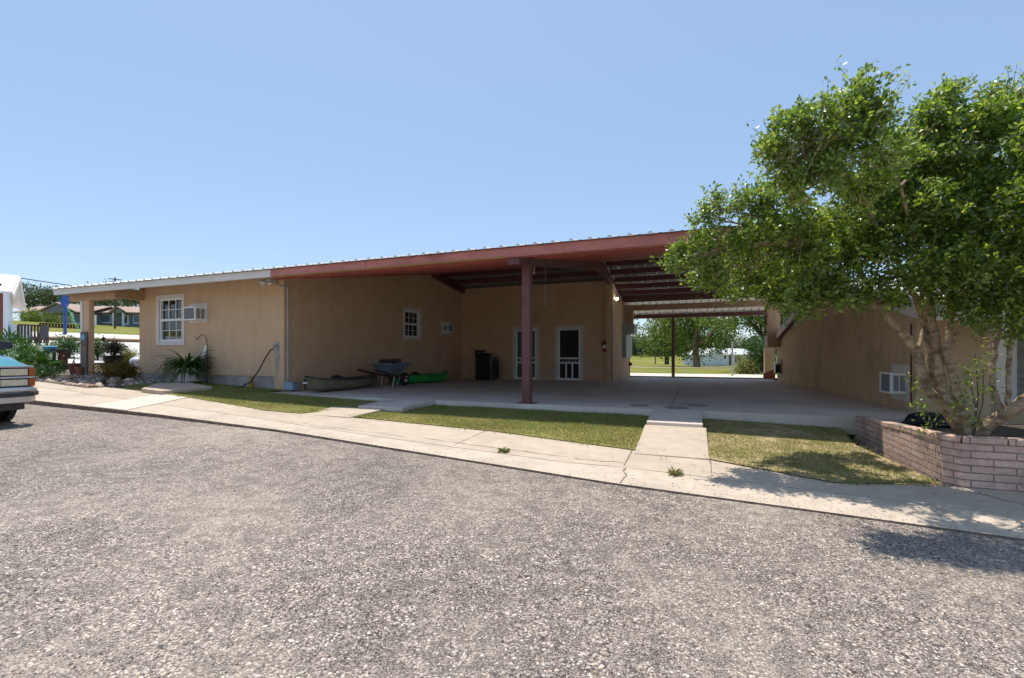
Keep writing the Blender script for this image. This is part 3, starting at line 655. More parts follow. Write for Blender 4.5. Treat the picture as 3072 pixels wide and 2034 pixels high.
# rafters on the post line and along the walls
def rafter(x0, x1, ya, yb, da, db, m, dm=None):
    mb = MB(); ys = rng(ya, yb, 6); secs = []
    for i, y in enumerate(ys):
        d = da+(db-da)*i/6; z = deck(y)-.06
        secs.append([(x0, y, z-d), (x1, y, z-d), (x1, y, z), (x0, y, z)])
    mb.loft(secs); return mb
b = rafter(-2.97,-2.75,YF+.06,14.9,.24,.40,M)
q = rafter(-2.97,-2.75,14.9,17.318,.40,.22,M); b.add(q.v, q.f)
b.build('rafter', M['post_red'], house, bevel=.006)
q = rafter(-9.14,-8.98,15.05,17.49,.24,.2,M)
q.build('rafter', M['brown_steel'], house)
b = MB(); b.tube([(-2.72,YF+.12,3.02),(-2.72,8.2,3.13),(-2.72,8.9,3.24),(-2.72,14.85,4.30),(-2.72,17.3,4.0),(-2.83,17.4,3.95),(-2.83,20.7,3.44),(-2.83,20.75,2.6)], .018, 8)
b.box(-2.80,-2.66,8.75,9.0,3.2,3.3); b.build('conduit', M['pvc_grey'], house)
# header at the rear of the right bay and its end blocks
b = MB(); b.box(-2.855,3.19,20.8,20.98,3.16,3.40); b.box(-2.855,-2.46,20.80,21.1,2.5,3.158); b.box(2.76,3.19,20.8,21.1,1.54,3.158); b.build('header', M['stucco_trim'], house)
# post
post = MB(); post.box(-2.865,-2.715,7.79,7.94,.34,deck(7.86)-.29); post.box(-2.872,-2.708,7.783,7.947,.60,.615)
post.box(-2.95,-2.63,7.72,8.0,.338,.348); post.build('post', M['post_red'], house, bevel=.006)
b = MB(); b.box(-.99,-.84,24.0,24.14,.05,deck(24)-.19); b.build('post', M['post_red'], house)
# porch at the left end
b = MB(); b.box(-16.45,-14.36,7.62,7.80,2.72,2.98); b.box(-14.55,-14.36,7.80,8.335,2.75,3.02); b.build('porch_beam', M['stucco_trim'], house)
b = MB(); b.box(-15.80,-15.52,7.62,7.74,.5,2.72); b.build('column', M['stucco'], house)
b = MB(); b.box(-15.90,-15.805,7.60,7.70,.6,2.72); b.build('downpipe', M['white_trim'], house)

# windows
def window(name, axis, plane, out, a0, a1, z0, z1, cols, tr=.11, mu=.009, parent=house, label=None, curtain=None):
    """out = direction (+1/-1) of the outside along the other axis"""
    def bx(mb, p, q, o0, o1, s, t):
        lo, hi = sorted((plane+out*o0, plane+out*o1))
        if axis == 'x': mb.box(p, q, lo, hi, s, t)
        else: mb.box(lo, hi, p, q, s, t)
    f = MB()
    bx(f, a0-tr, a0, .0, .025, z0-tr, z1+tr); bx(f, a1, a1+tr, .0, .025, z0-tr, z1+tr); bx(f, a0, a1, .0, .025, z1, z1+tr); bx(f, a0, a1, .0, .03, z0-tr, z0)
    o = f.build(name, M['white_trim'], parent, bevel=.004, label=label)
    s = MB(); e = .045; zm = (z0+z1)/2
    bx(s, a0, a0+e, -.09, -.01, z0, z1); bx(s, a1-e, a1, -.09, -.01, z0, z1); bx(s, a0+e, a1-e, -.09, -.01, z0, z0+e); bx(s, a0+e, a1-e, -.09, -.01, z1-e, z1); bx(s, a0+e, a1-e, -.085, -.012, zm-.03, zm+.03)
    for (lo, hi, dd) in ((z0+e, zm-.03, -.06), (zm+.03, z1-e, -.045)):
        bx(s, a0+e, a1-e, dd-.008, dd+.008, (lo+hi)/2-mu, (lo+hi)/2+mu)
        for i in range(1, cols):
            a = a0+e+(a1-a0-2*e)*i/cols
            bx(s, a-mu, a+mu, dd-.0085, dd+.0085, lo, (lo+hi)/2-mu); bx(s, a-mu, a+mu, dd-.0085, dd+.0085, (lo+hi)/2+mu, hi)
    s.build('sash', M['white'], o)
    g = MB(); bx(g, a0+e, a1-e, -.072, -.064, z0+e, z1-e); gm = g.build('pane', GLASS, o)
    if curtain:
        c = MB(); p, q = curtain; pts = []
        for i in range(25):
            a = p+(q-p)*i/24; d = .2+.025*math.sin(i*1.9)
            yy = plane-out*d
            pts.append([(a, yy, z0-.05), (a+.04*math.sin(i), yy, z1+.05)] if axis == 'x' else [(yy, a, z0-.05), (yy, a, z1+.05)])
        c.loft(pts, closed=False); c.build('curtain', M['curtain'], o, smooth=True, fix=False)
    return o
def glassmat():
    m, n, l, p = nodes('window_glass')
    gl = n.new('ShaderNodeBsdfGlossy'); gl.inputs['Roughness'].default_value = .02
    tr = n.new('ShaderNodeBsdfTransparent'); tr.inputs['Color'].default_value = (.8,.85,.83,1)
    fr = n.new('ShaderNodeFresnel'); fr.inputs['IOR'].default_value = 1.9
    mx = n.new('ShaderNodeMixShader'); l.new(fr.outputs[0], mx.inputs[0]); l.new(tr.outputs[0], mx.inputs[1]); l.new(gl.outputs[0], mx.inputs[2])
    l.new(mx.outputs[0], n['Material Output'].inputs['Surface']); return m
GLASS = glassmat()
window('window', 'x', 8.34, -1, *WF, 3, curtain=(-13.5,-13.0), label='tall white-trimmed window with a pale curtain')
window('window', 'y', -9.15, 1, *WL, 3, tr=.1, mu=.006, label='white-trimmed window on the shaded side wall')

# screen doors
def screen_door(x0, x1, label, inner):
    y = 17.5; zb = zs(17.5); zt = DT
    f = MB(); f.box(x0-.1,x0,y-.025,y,zb,zt+.1); f.box(x1,x1+.1,y-.025,y,zb,zt+.1); f.box(x0,x1,y-.025,y,zt,zt+.1)
    f.box(x0-.002,x0+.02,y,y+.15,zb,zt); f.box(x1-.02,x1+.002,y,y+.15,zb,zt)
    o = f.build('screen_door', M['cream_trim'], house, label=label, bevel=.003)
    s = MB(); e = .065; a, c = x0+.022, x1-.022; z0 = zb+.015; z1 = zt-.01
    s.box(a,a+e,y+.01,y+.045,z0,z1); s.box(c-e,c,y+.01,y+.045,z0,z1); s.box(a+e,c-e,y+.01,y+.045,z1-e,z1); s.box(a+e,c-e,y+.01,y+.045,z0,z0+.085)
    r1 = z0+.085+.565; s.box(a+e,c-e,y+.01,y+.045,r1,r1+.06); r2 = r1+.06+.115; s.box(a+e,c-e,y+.01,y+.045,r2,r2+.06)
    for i in range(1, 6): q = a+e+(c-a-2*e)*i/6; s.box(q-.009,q+.009,y+.014,y+.04,r1+.06,r2)
    for i in (1, 2): q = a+e+(c-a-2*e)*i/3; s.box(q-.03,q+.03,y+.012,y+.042,z0+.085,r1)
    s.build('door_leaf', M['white'], o, bevel=.003)
    k = MB(); k.box(c-.05,c-.02,y-.03,y+.01,r2-.03,r2+.06); k.build('handle', M['galv'], o)
    if inner:
        n = MB(); n.box(x0+.02,x1-.02,y+.12,y+.16,zb,zt); n.build('inner_door', M['door_inner'], o)
    else:
        n = MB(); n.box(a+e,c-e,y+.026,y+.029,z0+.085,z1-e); n.build('screen', SCREEN, o)
    return o
def screenmat():
    m, n, l, p = nodes('insect_screen'); p.inputs['Base Color'].default_value = (.05,.05,.055,1); p.inputs['Roughness'].default_value = .8
    tr = n.new('ShaderNodeBsdfTransparent'); mx = n.new('ShaderNodeMixShader'); mx.inputs[0].default_value = .3
    l.new(tr.outputs[0], mx.inputs[1]); l.new(p.outputs[0], mx.inputs[2]); l.new(mx.outputs[0], n['Material Output'].inputs['Surface']); return m
SCREEN = screenmat()
screen_door(*DL, 'white screen door with a grey-green door closed behind it', True)
screen_door(*DR, 'white screen door opening on a dark room', False)

# ------------------------------------------------------------------ right-hand building
rb = thing('outbuilding', 'low tan stucco building behind the holly tree with a white metal gable roof', 'building', (3.2, 8.9, .1))
def rdeck(y): return 1.92+.20*(y-8.1) if y < 14.3 else 3.16-.17*(y-14.3)
wall('wall', 'y', 3.2, .2, 8.9, 21.6, -.1, lambda y: rdeck(y)-.05, [], M['stucco_right'], rb, breaks=(14.3,))
wall('wall', 'x', 8.9, .2, 3.401, 14, -.3, lambda x: 1.98, [(4.35,6.2,.55,1.75)], M['stucco_right'], rb)
b = MB(); b.box(14,14.2,8.9,21.6,-.3,2); b.box(3.4,14,21.4,21.6,-.3,2); b.build('wall', M['stucco_right'], rb)
b = MB()
for ya, yb in ((8.0,14.3),(14.3,22.0)):
    q = roofsheet(3.02, 14.6, ya, yb, rdeck); b.add(q.v, q.f)
b.build('roof', M['roof_white'], rb, fix=False)
b = MB()
secs = [[(3.03, y, rdeck(y)-.24), (3.07, y, rdeck(y)-.24), (3.07, y, rdeck(y)-.005), (3.03, y, rdeck(y)-.005)] for y in (8.0,14.3,22.0)]
b.loft(secs); b.box(3.08,14.6,8.0,8.04,1.68,1.89); b.build('fascia', M['fascia_white'], rb)
b = MB(); secs = [[(3.075, y, rdeck(y)-.20), (3.198, y, rdeck(y)-.20), (3.198, y, rdeck(y)-.05), (3.075, y, rdeck(y)-.05)] for y in (8.06,14.3,21.9)]
b.loft(secs); b.build('soffit', M['brown_steel'], rb)
b = MB(); b.box(2.78,3.19,21.12,21.9,1.55,1.98); b.build('eave_box', M['brown_steel'], rb)
b = MB(); b.box(3.55,14.6,7.92,7.995,1.86,1.94); b.build('gutter', M['blue_grey'], rb)
b = MB(); b.box(3.74,3.86,8.05,8.17,-.1,1.7); b.build('porch_post', M['cream_trim'], rb)
b = MB(); b.box(4.35,6.2,8.98,9.0,.55,1.75); o = b.build('window', M['blind'], rb)
f = MB(); f.box(4.25,4.35,8.87,8.9,.45,1.85); f.box(6.2,6.3,8.87,8.9,.45,1.85); f.box(4.35,6.2,8.87,8.9,1.75,1.85); f.box(4.35,6.2,8.87,8.9,.45,.55); f.build('frame', M['white_trim'], o)
b = MB(); b.box(3.185,3.199,9.05,9.08,.4,1.7); b.build('trim_strip', M['brown_steel'], rb)

# ------------------------------------------------------------------ wall mounted things
def ac(label, axis, plane, out, a0, a1, z0, z1, depth, plate, grp='window air conditioners', side_dark=True):
    """box air conditioner sticking out of a wall plate"""
    ca = (a0+a1)/2
    loc = (ca, plane, z0) if axis == 'x' else (plane, ca, z0)
    t = thing('air_conditioner', label, 'air conditioner', loc, grp)
    def bx(mb, p, q, o0, o1, s, u):
        lo, hi = sorted((plane+out*o0, plane+out*o1))
        if axis == 'x': mb.box(p, q, lo, hi, s, u)
        else: mb.box(lo, hi, p, q, s, u)
    m = MB(); bx(m, plate[0], plate[1], .002, .022, plate[2], plate[3]); m.build('wall_plate', M['white_trim'], t, bevel=.004)
    m = MB(); e = .028
    bx(m, a0, a1, .024, depth-.02, z0, z1)
    m.build('casing', M['ac_white'], t, bevel=.008)
    fr = MB(); bx(fr, a0-.004, a0+e, depth-.02, depth+.012, z0-.004, z1+.004); bx(fr, a1-e, a1+.004, depth-.02, depth+.012, z0-.004, z1+.004); bx(fr, a0+e, a1-e, depth-.02, depth+.012, z0-.004, z0+e); bx(fr, a0+e, a1-e, depth-.02, depth+.012, z1-e, z1+.004)
    fr.build('front_frame', M['ac_white'], t, bevel=.004)
    g = MB(); bx(g, a0+e, a1-e, depth-.02, depth-.008, z0+e, z1-e)
    n = int((z1-z0-2*e)/.016)
    for i in range(n): z = z0+e+.008+i*.016; bx(g, a0+e, a1-e, depth-.008, depth+.002, z, z+.006)
    g.build('grille', M['ac_grille'], t)
    for sgn, a in ((-1, a0), (1, a1)):
        v = MB()
        for k in range(2):
            o0 = .03+(depth-.05)*(k+.06)/2; o1 = .03+(depth-.05)*(k+.90)/2
            bx(v, a-.002 if sgn < 0 else a, a if sgn < 0 else a+.002, o0, o1, z0+.04, z1-.04)
        v.build('side_louvre', M['ac_grille'], t)
    return t
ac('white air conditioner beside the tall front window', 'x', 8.34, -1, -12.33, -11.88, 2.11, 2.45, .27, (-12.47,-11.79,2.06,2.57))
ac('small cream air conditioner on the shaded side wall past its window', 'y', -9.15, 1, 15.92, 16.38, 2.12, 2.43, .22, (15.75,16.42,2.02,2.52))
def acr():
    p0 = sight(2734, 1090, X=3.2); 
    return ac('white air conditioner low on the wall behind the holly tree', 'y', 3.2, -1, 9.20, 9.66, .58, .915, .22, (9.08,9.80,.46,1.05))
acr()
# twin floodlight under the eave
t = thing('flood_light', 'cream twin-headed flood light under the eave by the corner', 'flood light', (-9.5,8.34,3.02))
b = MB(); b.cyl((-9.5,8.335,3.02),(-9.5,8.29,3.02),.06); b.build('base', M['offwhite'], t)
for sx in (-.12,.10):
    b = MB(); b.cyl((-9.5+sx*.3,8.29,3.0),(-9.5+sx*.8,8.25,2.98),.018,n=8)
    b.lathe([(.04,.0),(.06,.06),(.078,.13),(.07,.15)],(0,0,0),14)
    k = 14*4; rot = Matrix.Rotation(R(112), 4, 'X'); off = Vector((-9.5+sx, 8.27, 2.99))
    b.v[-k:] = [tuple(rot @ Vector(p)+off) for p in b.v[-k:]]
    b.build('lamp_head', M['offwhite'], t, smooth=True)
b = MB(); b.lathe([(.055,0),(.06,.06),(.04,.1)],(-9.38,8.27,2.93),14); b.build('sensor', M['offwhite'], t, smooth=True)
# lit wall lamp
t = thing('wall_lamp', 'small lit emergency lamp high on the tan wall end', 'wall lamp', (-2.86,18.25,3.36))
b = MB(); b.box(-2.858,-2.80,18.15,18.35,3.29,3.37); b.build('base', M['offwhite'], t, bevel=.004)
b = MB(); b.lathe([(.02,-.05),(.055,-.03),(.06,.0),(.05,.04),(.02,.055)],(-2.775,18.25,3.40),14); b.build('bulb', M['lit'], t, smooth=True)
# conduit + junction box at the corner
t = thing('conduit_pipe', 'thin grey conduit running down the house corner to a blue box', 'conduit', (-9.10,8.44,.4))
b = MB(); b.tube([(-8.95,7.42,2.86),(-9.02,7.9,2.88),(-9.11,8.40,2.84),(-9.125,8.43,2.6),(-9.125,8.43,.5)], .017, 8)
for z in (2.3,1.2): b.box(-9.15,-9.1,8.405,8.455,z-.015,z+.015)
b.build('pipe', M['pvc_grey'], t, smooth=True)
b = MB(); b.box(-9.13,-8.86,8.32,8.52,.37,.54); b.box(-9.14,-8.85,8.31,8.53,.54,.56); b.build('junction_box', M['blue_grey'], t, bevel=.008)
# hose bib and hose
t = thing('garden_hose', 'dark garden hose hanging from the wall tap down to the lawn', 'hose', (-9.4,8.3,1.35))
b = MB(); b.box(-9.45,-9.33,8.32,8.34,1.33,1.52); b.cyl((-9.39,8.32,1.42),(-9.39,8.24,1.41),.014,n=8); b.cyl((-9.39,8.25,1.41),(-9.39,8.25,1.34),.013,n=8); b.cyl((-9.43,8.28,1.45),(-9.35,8.28,1.45),.012,n=8); b.build('tap', M['grey_box'], t)
b = MB(); b.tube([(-9.39,8.25,1.36),(-9.42,8.2,1.33),(-9.55,8.17,1.15),(-9.75,8.16,.85),(-9.95,8.12,.58),(-10.15,8.02,.44),(-10.5,7.95,.42),(-11.2,8.0,.46)], .016, 8); b.build('hose', M['hose'], t, smooth=True)
b = MB(); b.lathe([(.05,0),(.06,.1),(.04,.22),(.045,.3)],(-10.0,8.16,.38),10); tag(b.build('hose_sprinkler', M['yellow'], smooth=True), 'rusty yellow stake standing where the hose meets the lawn', 'garden stake')
# fire extinguisher
t = thing('fire_extinguisher', 'red fire extinguisher hung on the rear wall right of the doors', 'fire extinguisher', (-3.1,17.4,1.35))
b = MB(); b.lathe([(.055,0),(.065,.02),(.065,.30),(.05,.35),(.022,.37),(.022,.40)],(-3.1,17.42,1.34),18); b.build('cylinder', M['red_gloss'], t, smooth=True)
b = MB(); b.lathe([(.0662,0),(.0662,.13)],(-3.1,17.42,1.46),18); b.build('label_band', M['white'], t)
b = MB(); b.box(-3.15,-3.05,17.40,17.44,1.74,1.77); b.tube([(-3.12,17.41,1.76),(-3.2,17.4,1.74),(-3.19,17.4,1.6),(-3.175,17.4,1.48)], .011, 8); b.build('valve_hose', M['black'], t)
# electrical gear at the rear of the wall
t = thing('electrical_box', 'square grey electrical trough at the top of the wall end', 'electrical box', (-2.7,20.6,2.12))
b = MB(); b.box(-2.858,-2.36,20.45,21.6,2.13,2.55); b.build('cabinet', M['grey_box'], t, bevel=.006)
b = MB(); b.cyl((-2.80,20.4,2.05),(-2.80,20.4,2.62),.02,n=8); b.build('conduit', M['galv'], t)
t = thing('breaker_panel', 'tall grey breaker panels on the wall end below the electrical trough', 'breaker panel', (-2.78,21.3,1.1))
for y0, y1 in ((20.45,21.1),(21.14,21.8),(21.84,22.5)):
    b = MB(); b.box(-2.858,-2.70,y0,y1,1.10,2.06); b.build('panel', M['grey_box'], t, bevel=.006)
t = thing('outlet_box', 'small brown outlet box low on the wall end', 'outlet box', (-2.85,22.6,.7))
b = MB(); b.box(-2.858,-2.72,22.55,22.7,.70,.86); b.build('body', M['brown_steel'], t, bevel=.005)
b = MB(); b.cyl((-2.82,22.62,.05),(-2.82,22.62,1.1),.014,n=8); b.build('pipe', M['brown_steel'], t)
pv = MB(); pv.cyl((-2.83,19.3,zs(19.3)),(-2.83,19.3,zs(19.3)+.17),.028,n=10); pv.cyl((-2.83,19.3,zs(19.3)+.15),(-2.83,19.3,zs(19.3)+.175),.033,n=10)
p1 = tag(pv.build('pipe_stub', M['white']), 'white pipe stub rising from the slab, nearer the doors', 'pipe', 'white pipe stubs')
p2 = p1.copy(); C.objects.link(p2); p2.location = (0,.75,-.008); p2['label'] = 'white pipe stub rising from the slab, nearer the breaker panels'
# pull cords hanging from the roof
for px, y0, zt, zb_, lab in ((1602,8.6,3.2,2.83,'short pale pull cord hanging just right of the carport post'),(1636,12.2,3.75,2.6,'long thin pull cord hanging in front of the doors')):
    p = sight(px, 900, Y=y0); b = MB(); b.tube([(p.x,y0,zt-.02),(p.x+.01,y0,(zt+zb_)/2),(p.x,y0,zb_)], .005, 5); b.lathe([(.008,0),(.014,.02),(.008,.04)],(p.x,y0,zb_-.03),8)
    tag(b.build('pull_cord', M['offwhite']), lab, 'cord', 'pull cords under the carport')
b = MB(); b.tube([(-9.13,16.2,2.1),(-9.13,16.22,1.7),(-9.13,16.1,1.2),(-9.13,16.15,.9)], .006, 5); tag(b.build('power_cord', M['offwhite']), 'thin cord dangling from the small air conditioner', 'cord')

# ------------------------------------------------------------------ carport contents
def kayak(label, p, q, wd, hull, deckm, h=.30, seat=True):
    p = Vector(p); q = Vector(q); L = (q-p).length; d = (q-p)/L; s = Vector((d.y,-d.x,0)); up = Vector((0,0,1))
    t = thing('kayak', label, 'kayak', ((p+q)/2), 'kayaks in the carport')
    hs = []; ds = []; N = 22
    for i in range(N+1):
        f = i/N; e = 1-abs(2*f-1)**2.6; wv = max(.02, wd/2*e**.8); rise = .10*abs(2*f-1)**3
        c = p+d*(L*f); zb = .005+.07*abs(2*f-1)**4; zt = h*.82+rise
        ring = []
        for k in range(11):
            a = math.pi*k/10; r = math.sin(a)**.5
            x = -math.cos(a)*wv*(.86+.14*math.sin(a)); z = zt-(zt-zb)*math.sin(a)**.6
            ring.append(c+s*x+up*z)
        hs.append(ring)
        dk = []
        cock = 1 if .30 < f < .66 else 0
        for k in range(9):
            x = (k/8*2-1)*wv*.995; b_ = (1-(k/8*2-1)**2)
            z = zt+.012+(.05*b_ if not cock else (-.12 if abs(k-4) < 3 else .035))
            dk.append(c+s*x+up*z)
        ds.append(dk)
    b = MB(); b.loft(hs, closed=False); b.build('hull', hull, t, smooth=True)
    b = MB(); b.loft(ds, closed=False); b.build('deck', deckm, t, smooth=True)
    b = MB(); b.tube([hs[i][0]+up*.01 for i in range(N+1)], .016, 6); b.tube([hs[i][10]+up*.01 for i in range(N+1)], .016, 6); b.build('gunwale', hull, t, smooth=True)
    if seat:
        c = p+d*(L*.37); b = MB()
        b.loft([[c+s*(x*.23)+d*(.02+.10*k)+up*(h*.75+.17*math.sin(math.pi*(x+1)/2)**.6*(1-.18*k)) for x in rng(-1,1,8)]+[c+s*(x*.23)+d*(.02+.10*k)+up*(h*.6) for x in rng(1,-1,8)] for k in (0,.5,1)])
        b.build('seat', M['black'], t, smooth=True)
    for e_, sg in ((p, -1), (q, 1)):
        b = MB(); b.cyl(e_+d*sg*.0+up*(h*.80)-s*.05, e_+d*sg*.0+up*(h*.80)+s*.05, .016, n=8); b.build('grab_handle', M['white'], t)
    return t
zk = zs(9)
kayak('olive kayak with a dark deck lying along the shaded wall', (-8.12,7.98,zs(8)), (-8.78,11.35,zs(11.4)), .72, M['olive'], M['kayak_dark'], .30)
kayak('bright green kayak lying behind the wheelbarrow', (-8.72,12.0,zs(12)), (-8.30,14.75,zs(14.8)), .66, M['green_plastic'], M['green_plastic'], .30)
# wheelbarrow
t = thing('wheelbarrow', 'blue-grey wheelbarrow with dark red handles loaded with firewood', 'wheelbarrow', (-8.05,11.0,zs(11)))
z0 = zs(11); X0 = -8.05
def ring(x0, x1, y0, y1, z, r=.06): return [(x0+r,y0,z),(x1-r,y0,z),(x1,y0+r,z),(x1,y1-r,z),(x1-r,y1,z),(x0+r,y1,z),(x0,y1-r,z),(x0,y0+r,z)]
b = MB(); b.loft([ring(X0-.19,X0+.19,10.75,11.28,z0+.36),ring(X0-.32,X0+.32,10.55,11.62,z0+.66),ring(X0-.335,X0+.335,10.535,11.635,z0+.66),ring(X0-.335,X0+.335,10.535,11.635,z0+.685),ring(X0-.31,X0+.31,10.56,11.61,z0+.685),ring(X0-.18,X0+.18,10.77,11.26,z0+.385)])
b.build('tray', M['barrow'], t, smooth=True)
for sx in (-1, 1):
    b = MB(); b.bar((X0+sx*.10,11.75,z0+.2),(X0+sx*.22,10.75,z0+.37),.04,.05); b.bar((X0+sx*.22,10.75,z0+.37),(X0+sx*.28,9.98,z0+.52),.04,.05); b.build('handle', M['dark_red_wood'], t)
    b = MB(); b.tube([(X0+sx*.2,10.95,z0+.34),(X0+sx*.2,10.85,z0+.02),(X0+sx*.2,11.02,z0+.02),(X0+sx*.2,11.2,z0+.3)], .016, 8); b.build('leg', M['galv'], t)
b = MB()
for j in range(25):
    pass
b.lathe([(.10,-.055),(.165,-.05),(.19,-.03),(.195,0),(.19,.03),(.165,.05),(.10,.055)],(0,0,0),24); rot = Matrix.Rotation(R(90),4,'Y')
b.v = [tuple(rot @ Vector(p)+Vector((X0,11.72,z0+.195))) for p in b.v]; wv = b.build('wheel', M['rubber'], t, smooth=True)
b = MB(); b.cyl((X0-.06,11.72,z0+.195),(X0+.06,11.72,z0+.195),.095,n=16); b.cyl((X0-.12,11.72,z0+.195),(X0+.12,11.72,z0+.195),.016,n=8); b.build('hub', M['offwhite'], wv)
rg = random.Random(4); n = 0
for i in range(9):
    a = rg.uniform(-.4,.4); x = X0+rg.uniform(-.16,.16); y = 10.9+rg.uniform(-.1,.35); z = z0+.63+.05*(i//3)+rg.uniform(0,.02); L = rg.uniform(.16,.22); r = rg.uniform(.045,.06)
    b = MB(); dx, dy = math.cos(a)*L, math.sin(a)*L
    b.tube([(x-dx,y-dy,z),(x-dx*.3,y-dy*.3,z+.012),(x+dx*.4,y+dy*.4,z-.006),(x+dx,y+dy,z+.01)], [r*.9,r*1.05,r,r*.85], 7)
    o = b.build('firewood_log', M['firewood'])
    tag(o, 'dark split log heaped in the wheelbarrow tray', 'log', 'firewood in the wheelbarrow')
# stove
t = thing('kitchen_stove', 'black kitchen stove standing in the carport corner', 'stove', (-7.55,16.6,zs(16.6))); z0 = zs(16.6)
b = MB(); b.box(-7.88,-7.22,16.2,16.98,z0+.03,z0+.90); b.build('body', M['black'], t, bevel=.008)
b = MB(); b.box(-7.9,-7.80,16.2,16.98,z0+.90,z0+1.18); b.build('backguard', M['black'], t, bevel=.012)
for y in (16.3,16.46,16.74,16.88):
    b = MB(); b.cyl((-7.80,y,z0+1.09),(-7.765,y,z0+1.09),.024,n=12); b.build('knob', M['chrome'], t)
b = MB(); b.box(-7.218,-7.195,16.23,16.95,z0+.24,z0+.86); b.build('oven_door', M['black'], t, bevel=.008)
b = MB(); b.box(-7.218,-7.198,16.23,16.95,z0+.05,z0+.22); b.build('drawer', M['dark_plastic'], t, bevel=.006)
b = MB(); b.cyl((-7.16,16.28,z0+.80),(-7.16,16.9,z0+.80),.013,n=8); b.cyl((-7.2,16.3,z0+.8),(-7.16,16.3,z0+.8),.01,n=6); b.cyl((-7.2,16.88,z0+.8),(-7.16,16.88,z0+.8),.01,n=6); b.build('handle', M['chrome'], t)
b = MB(); b.box(-7.222,-7.208,16.198,16.212,z0+.05,z0+.90); b.box(-7.222,-7.208,16.2,16.98,z0+.898,z0+.908); b.build('edge_trim', M['chrome'], t)
for y in (16.4,16.78):
    for x in (-7.66,-7.38): b = MB(); b.lathe([(.095,0),(.1,.012),(.085,.016)],(x,y,z0+.902),18); b.build('burner', M['dark_plastic'], t)
b = MB(); b.lathe([(.10,0),(.115,.02),(.115,.13),(.12,.135)],(-7.6,16.8,z0+.92),18); b.cyl((-7.48,16.8,z0+1.03),(-7.3,16.8,z0+1.04),.01,n=6)
tag(b.build('saucepan', M['black'], smooth=True), 'black saucepan left on the stove top', 'pan')
# manhole-like stains / floor drains in the slab
for i, (px, py, r) in enumerate(((1918,1217,.17),(2030,1224,.2),(2095,1216,.17))):
    p = sight(px, py, z=zs(8.3)); b = MB(); b.lathe([(r,0),(r,.004),(r*.9,.006)],(p.x,p.y,zs(p.y)-.001),24)
    o = b.build('floor_cover', M['cover'], smooth=False)
    tag(o, ['round dark cover in the slab left of the grey ramp','round dark cover in the slab just above the grey ramp','round dark cover in the slab right of the grey ramp'][i], 'floor cover', 'round covers in the carport slab')

# ------------------------------------------------------------------ planter and holly tree
ph = .487
pl = thing('brick_planter', 'low pink brick planter holding the holly tree', 'planter', (2.1,5.2,.05))
A0 = [(2.08,7.66),(2.09,6.5),(2.10,5.32),(2.19,5.2),(6.5,5.2),(6.5,8.0)]
def ptop(x, y): return ph-.047*(y-5.2) if x < 2.6 else ph
def offs(poly, d):
    out = []; n = len(poly)
    for i in range(n):
        p = Vector(poly[i]); e0 = (p-Vector(poly[i-1])).normalized() if i else (Vector(poly[1])-p).normalized(); e1 = (Vector(poly[i+1])-p).normalized() if i < n-1 else e0
        n0 = Vector((-e0.y, e0.x)); n1 = Vector((-e1.y, e1.x)); nn = (n0+n1).normalized(); out.append(p+nn*(d/max(.3, nn.dot(n0))))
    return out
AI = offs(A0, .11)
b = MB(); secs = []
for (x, y), q in zip(A0, AI): t_ = ptop(x, y); secs.append([(x, y, -.15), (x, y, t_-.06), (q.x, q.y, t_-.06), (q.x, q.y, -.15)])
b.loft(secs); b.build('wall', M['planter_brick'], pl, fix=True)
AO = offs(A0, -.008); AI2 = offs(A0, .118); secs = []
for (x, y), p, q in zip(A0, AO, AI2): t_ = ptop(x, y); secs.append([(p.x, p.y, t_-.059), (p.x, p.y, t_), (q.x, q.y, t_), (q.x, q.y, t_-.059)])
b = MB(); rg = random.Random(2)
for i in range(len(secs)-1):
    p0 = [Vector(v) for v in secs[i]]; p1 = [Vector(v) for v in secs[i+1]]; L = (p1[0]-p0[0]).length; n = max(1, round(L/.30))
    for k in range(n):
        f0 = k/n; f1 = (k+1)/n-.010/max(L, .1); dz = Vector((rg.uniform(-.003,.003), rg.uniform(-.003,.003), rg.uniform(-.003,.003)))
        b.loft([[p0[j].lerp(p1[j], f0)+dz for j in range(4)], [p0[j].lerp(p1[j], f1)+dz for j in range(4)]])
b.build('coping', M['planter_brick'], pl, bevel=.007)
b = MB(); b.add([(q.x, q.y, ptop(q.x, q.y)-.09) for q in AI], [tuple(range(len(AI)))]); b.build('soil', M['soil_dark'], pl)

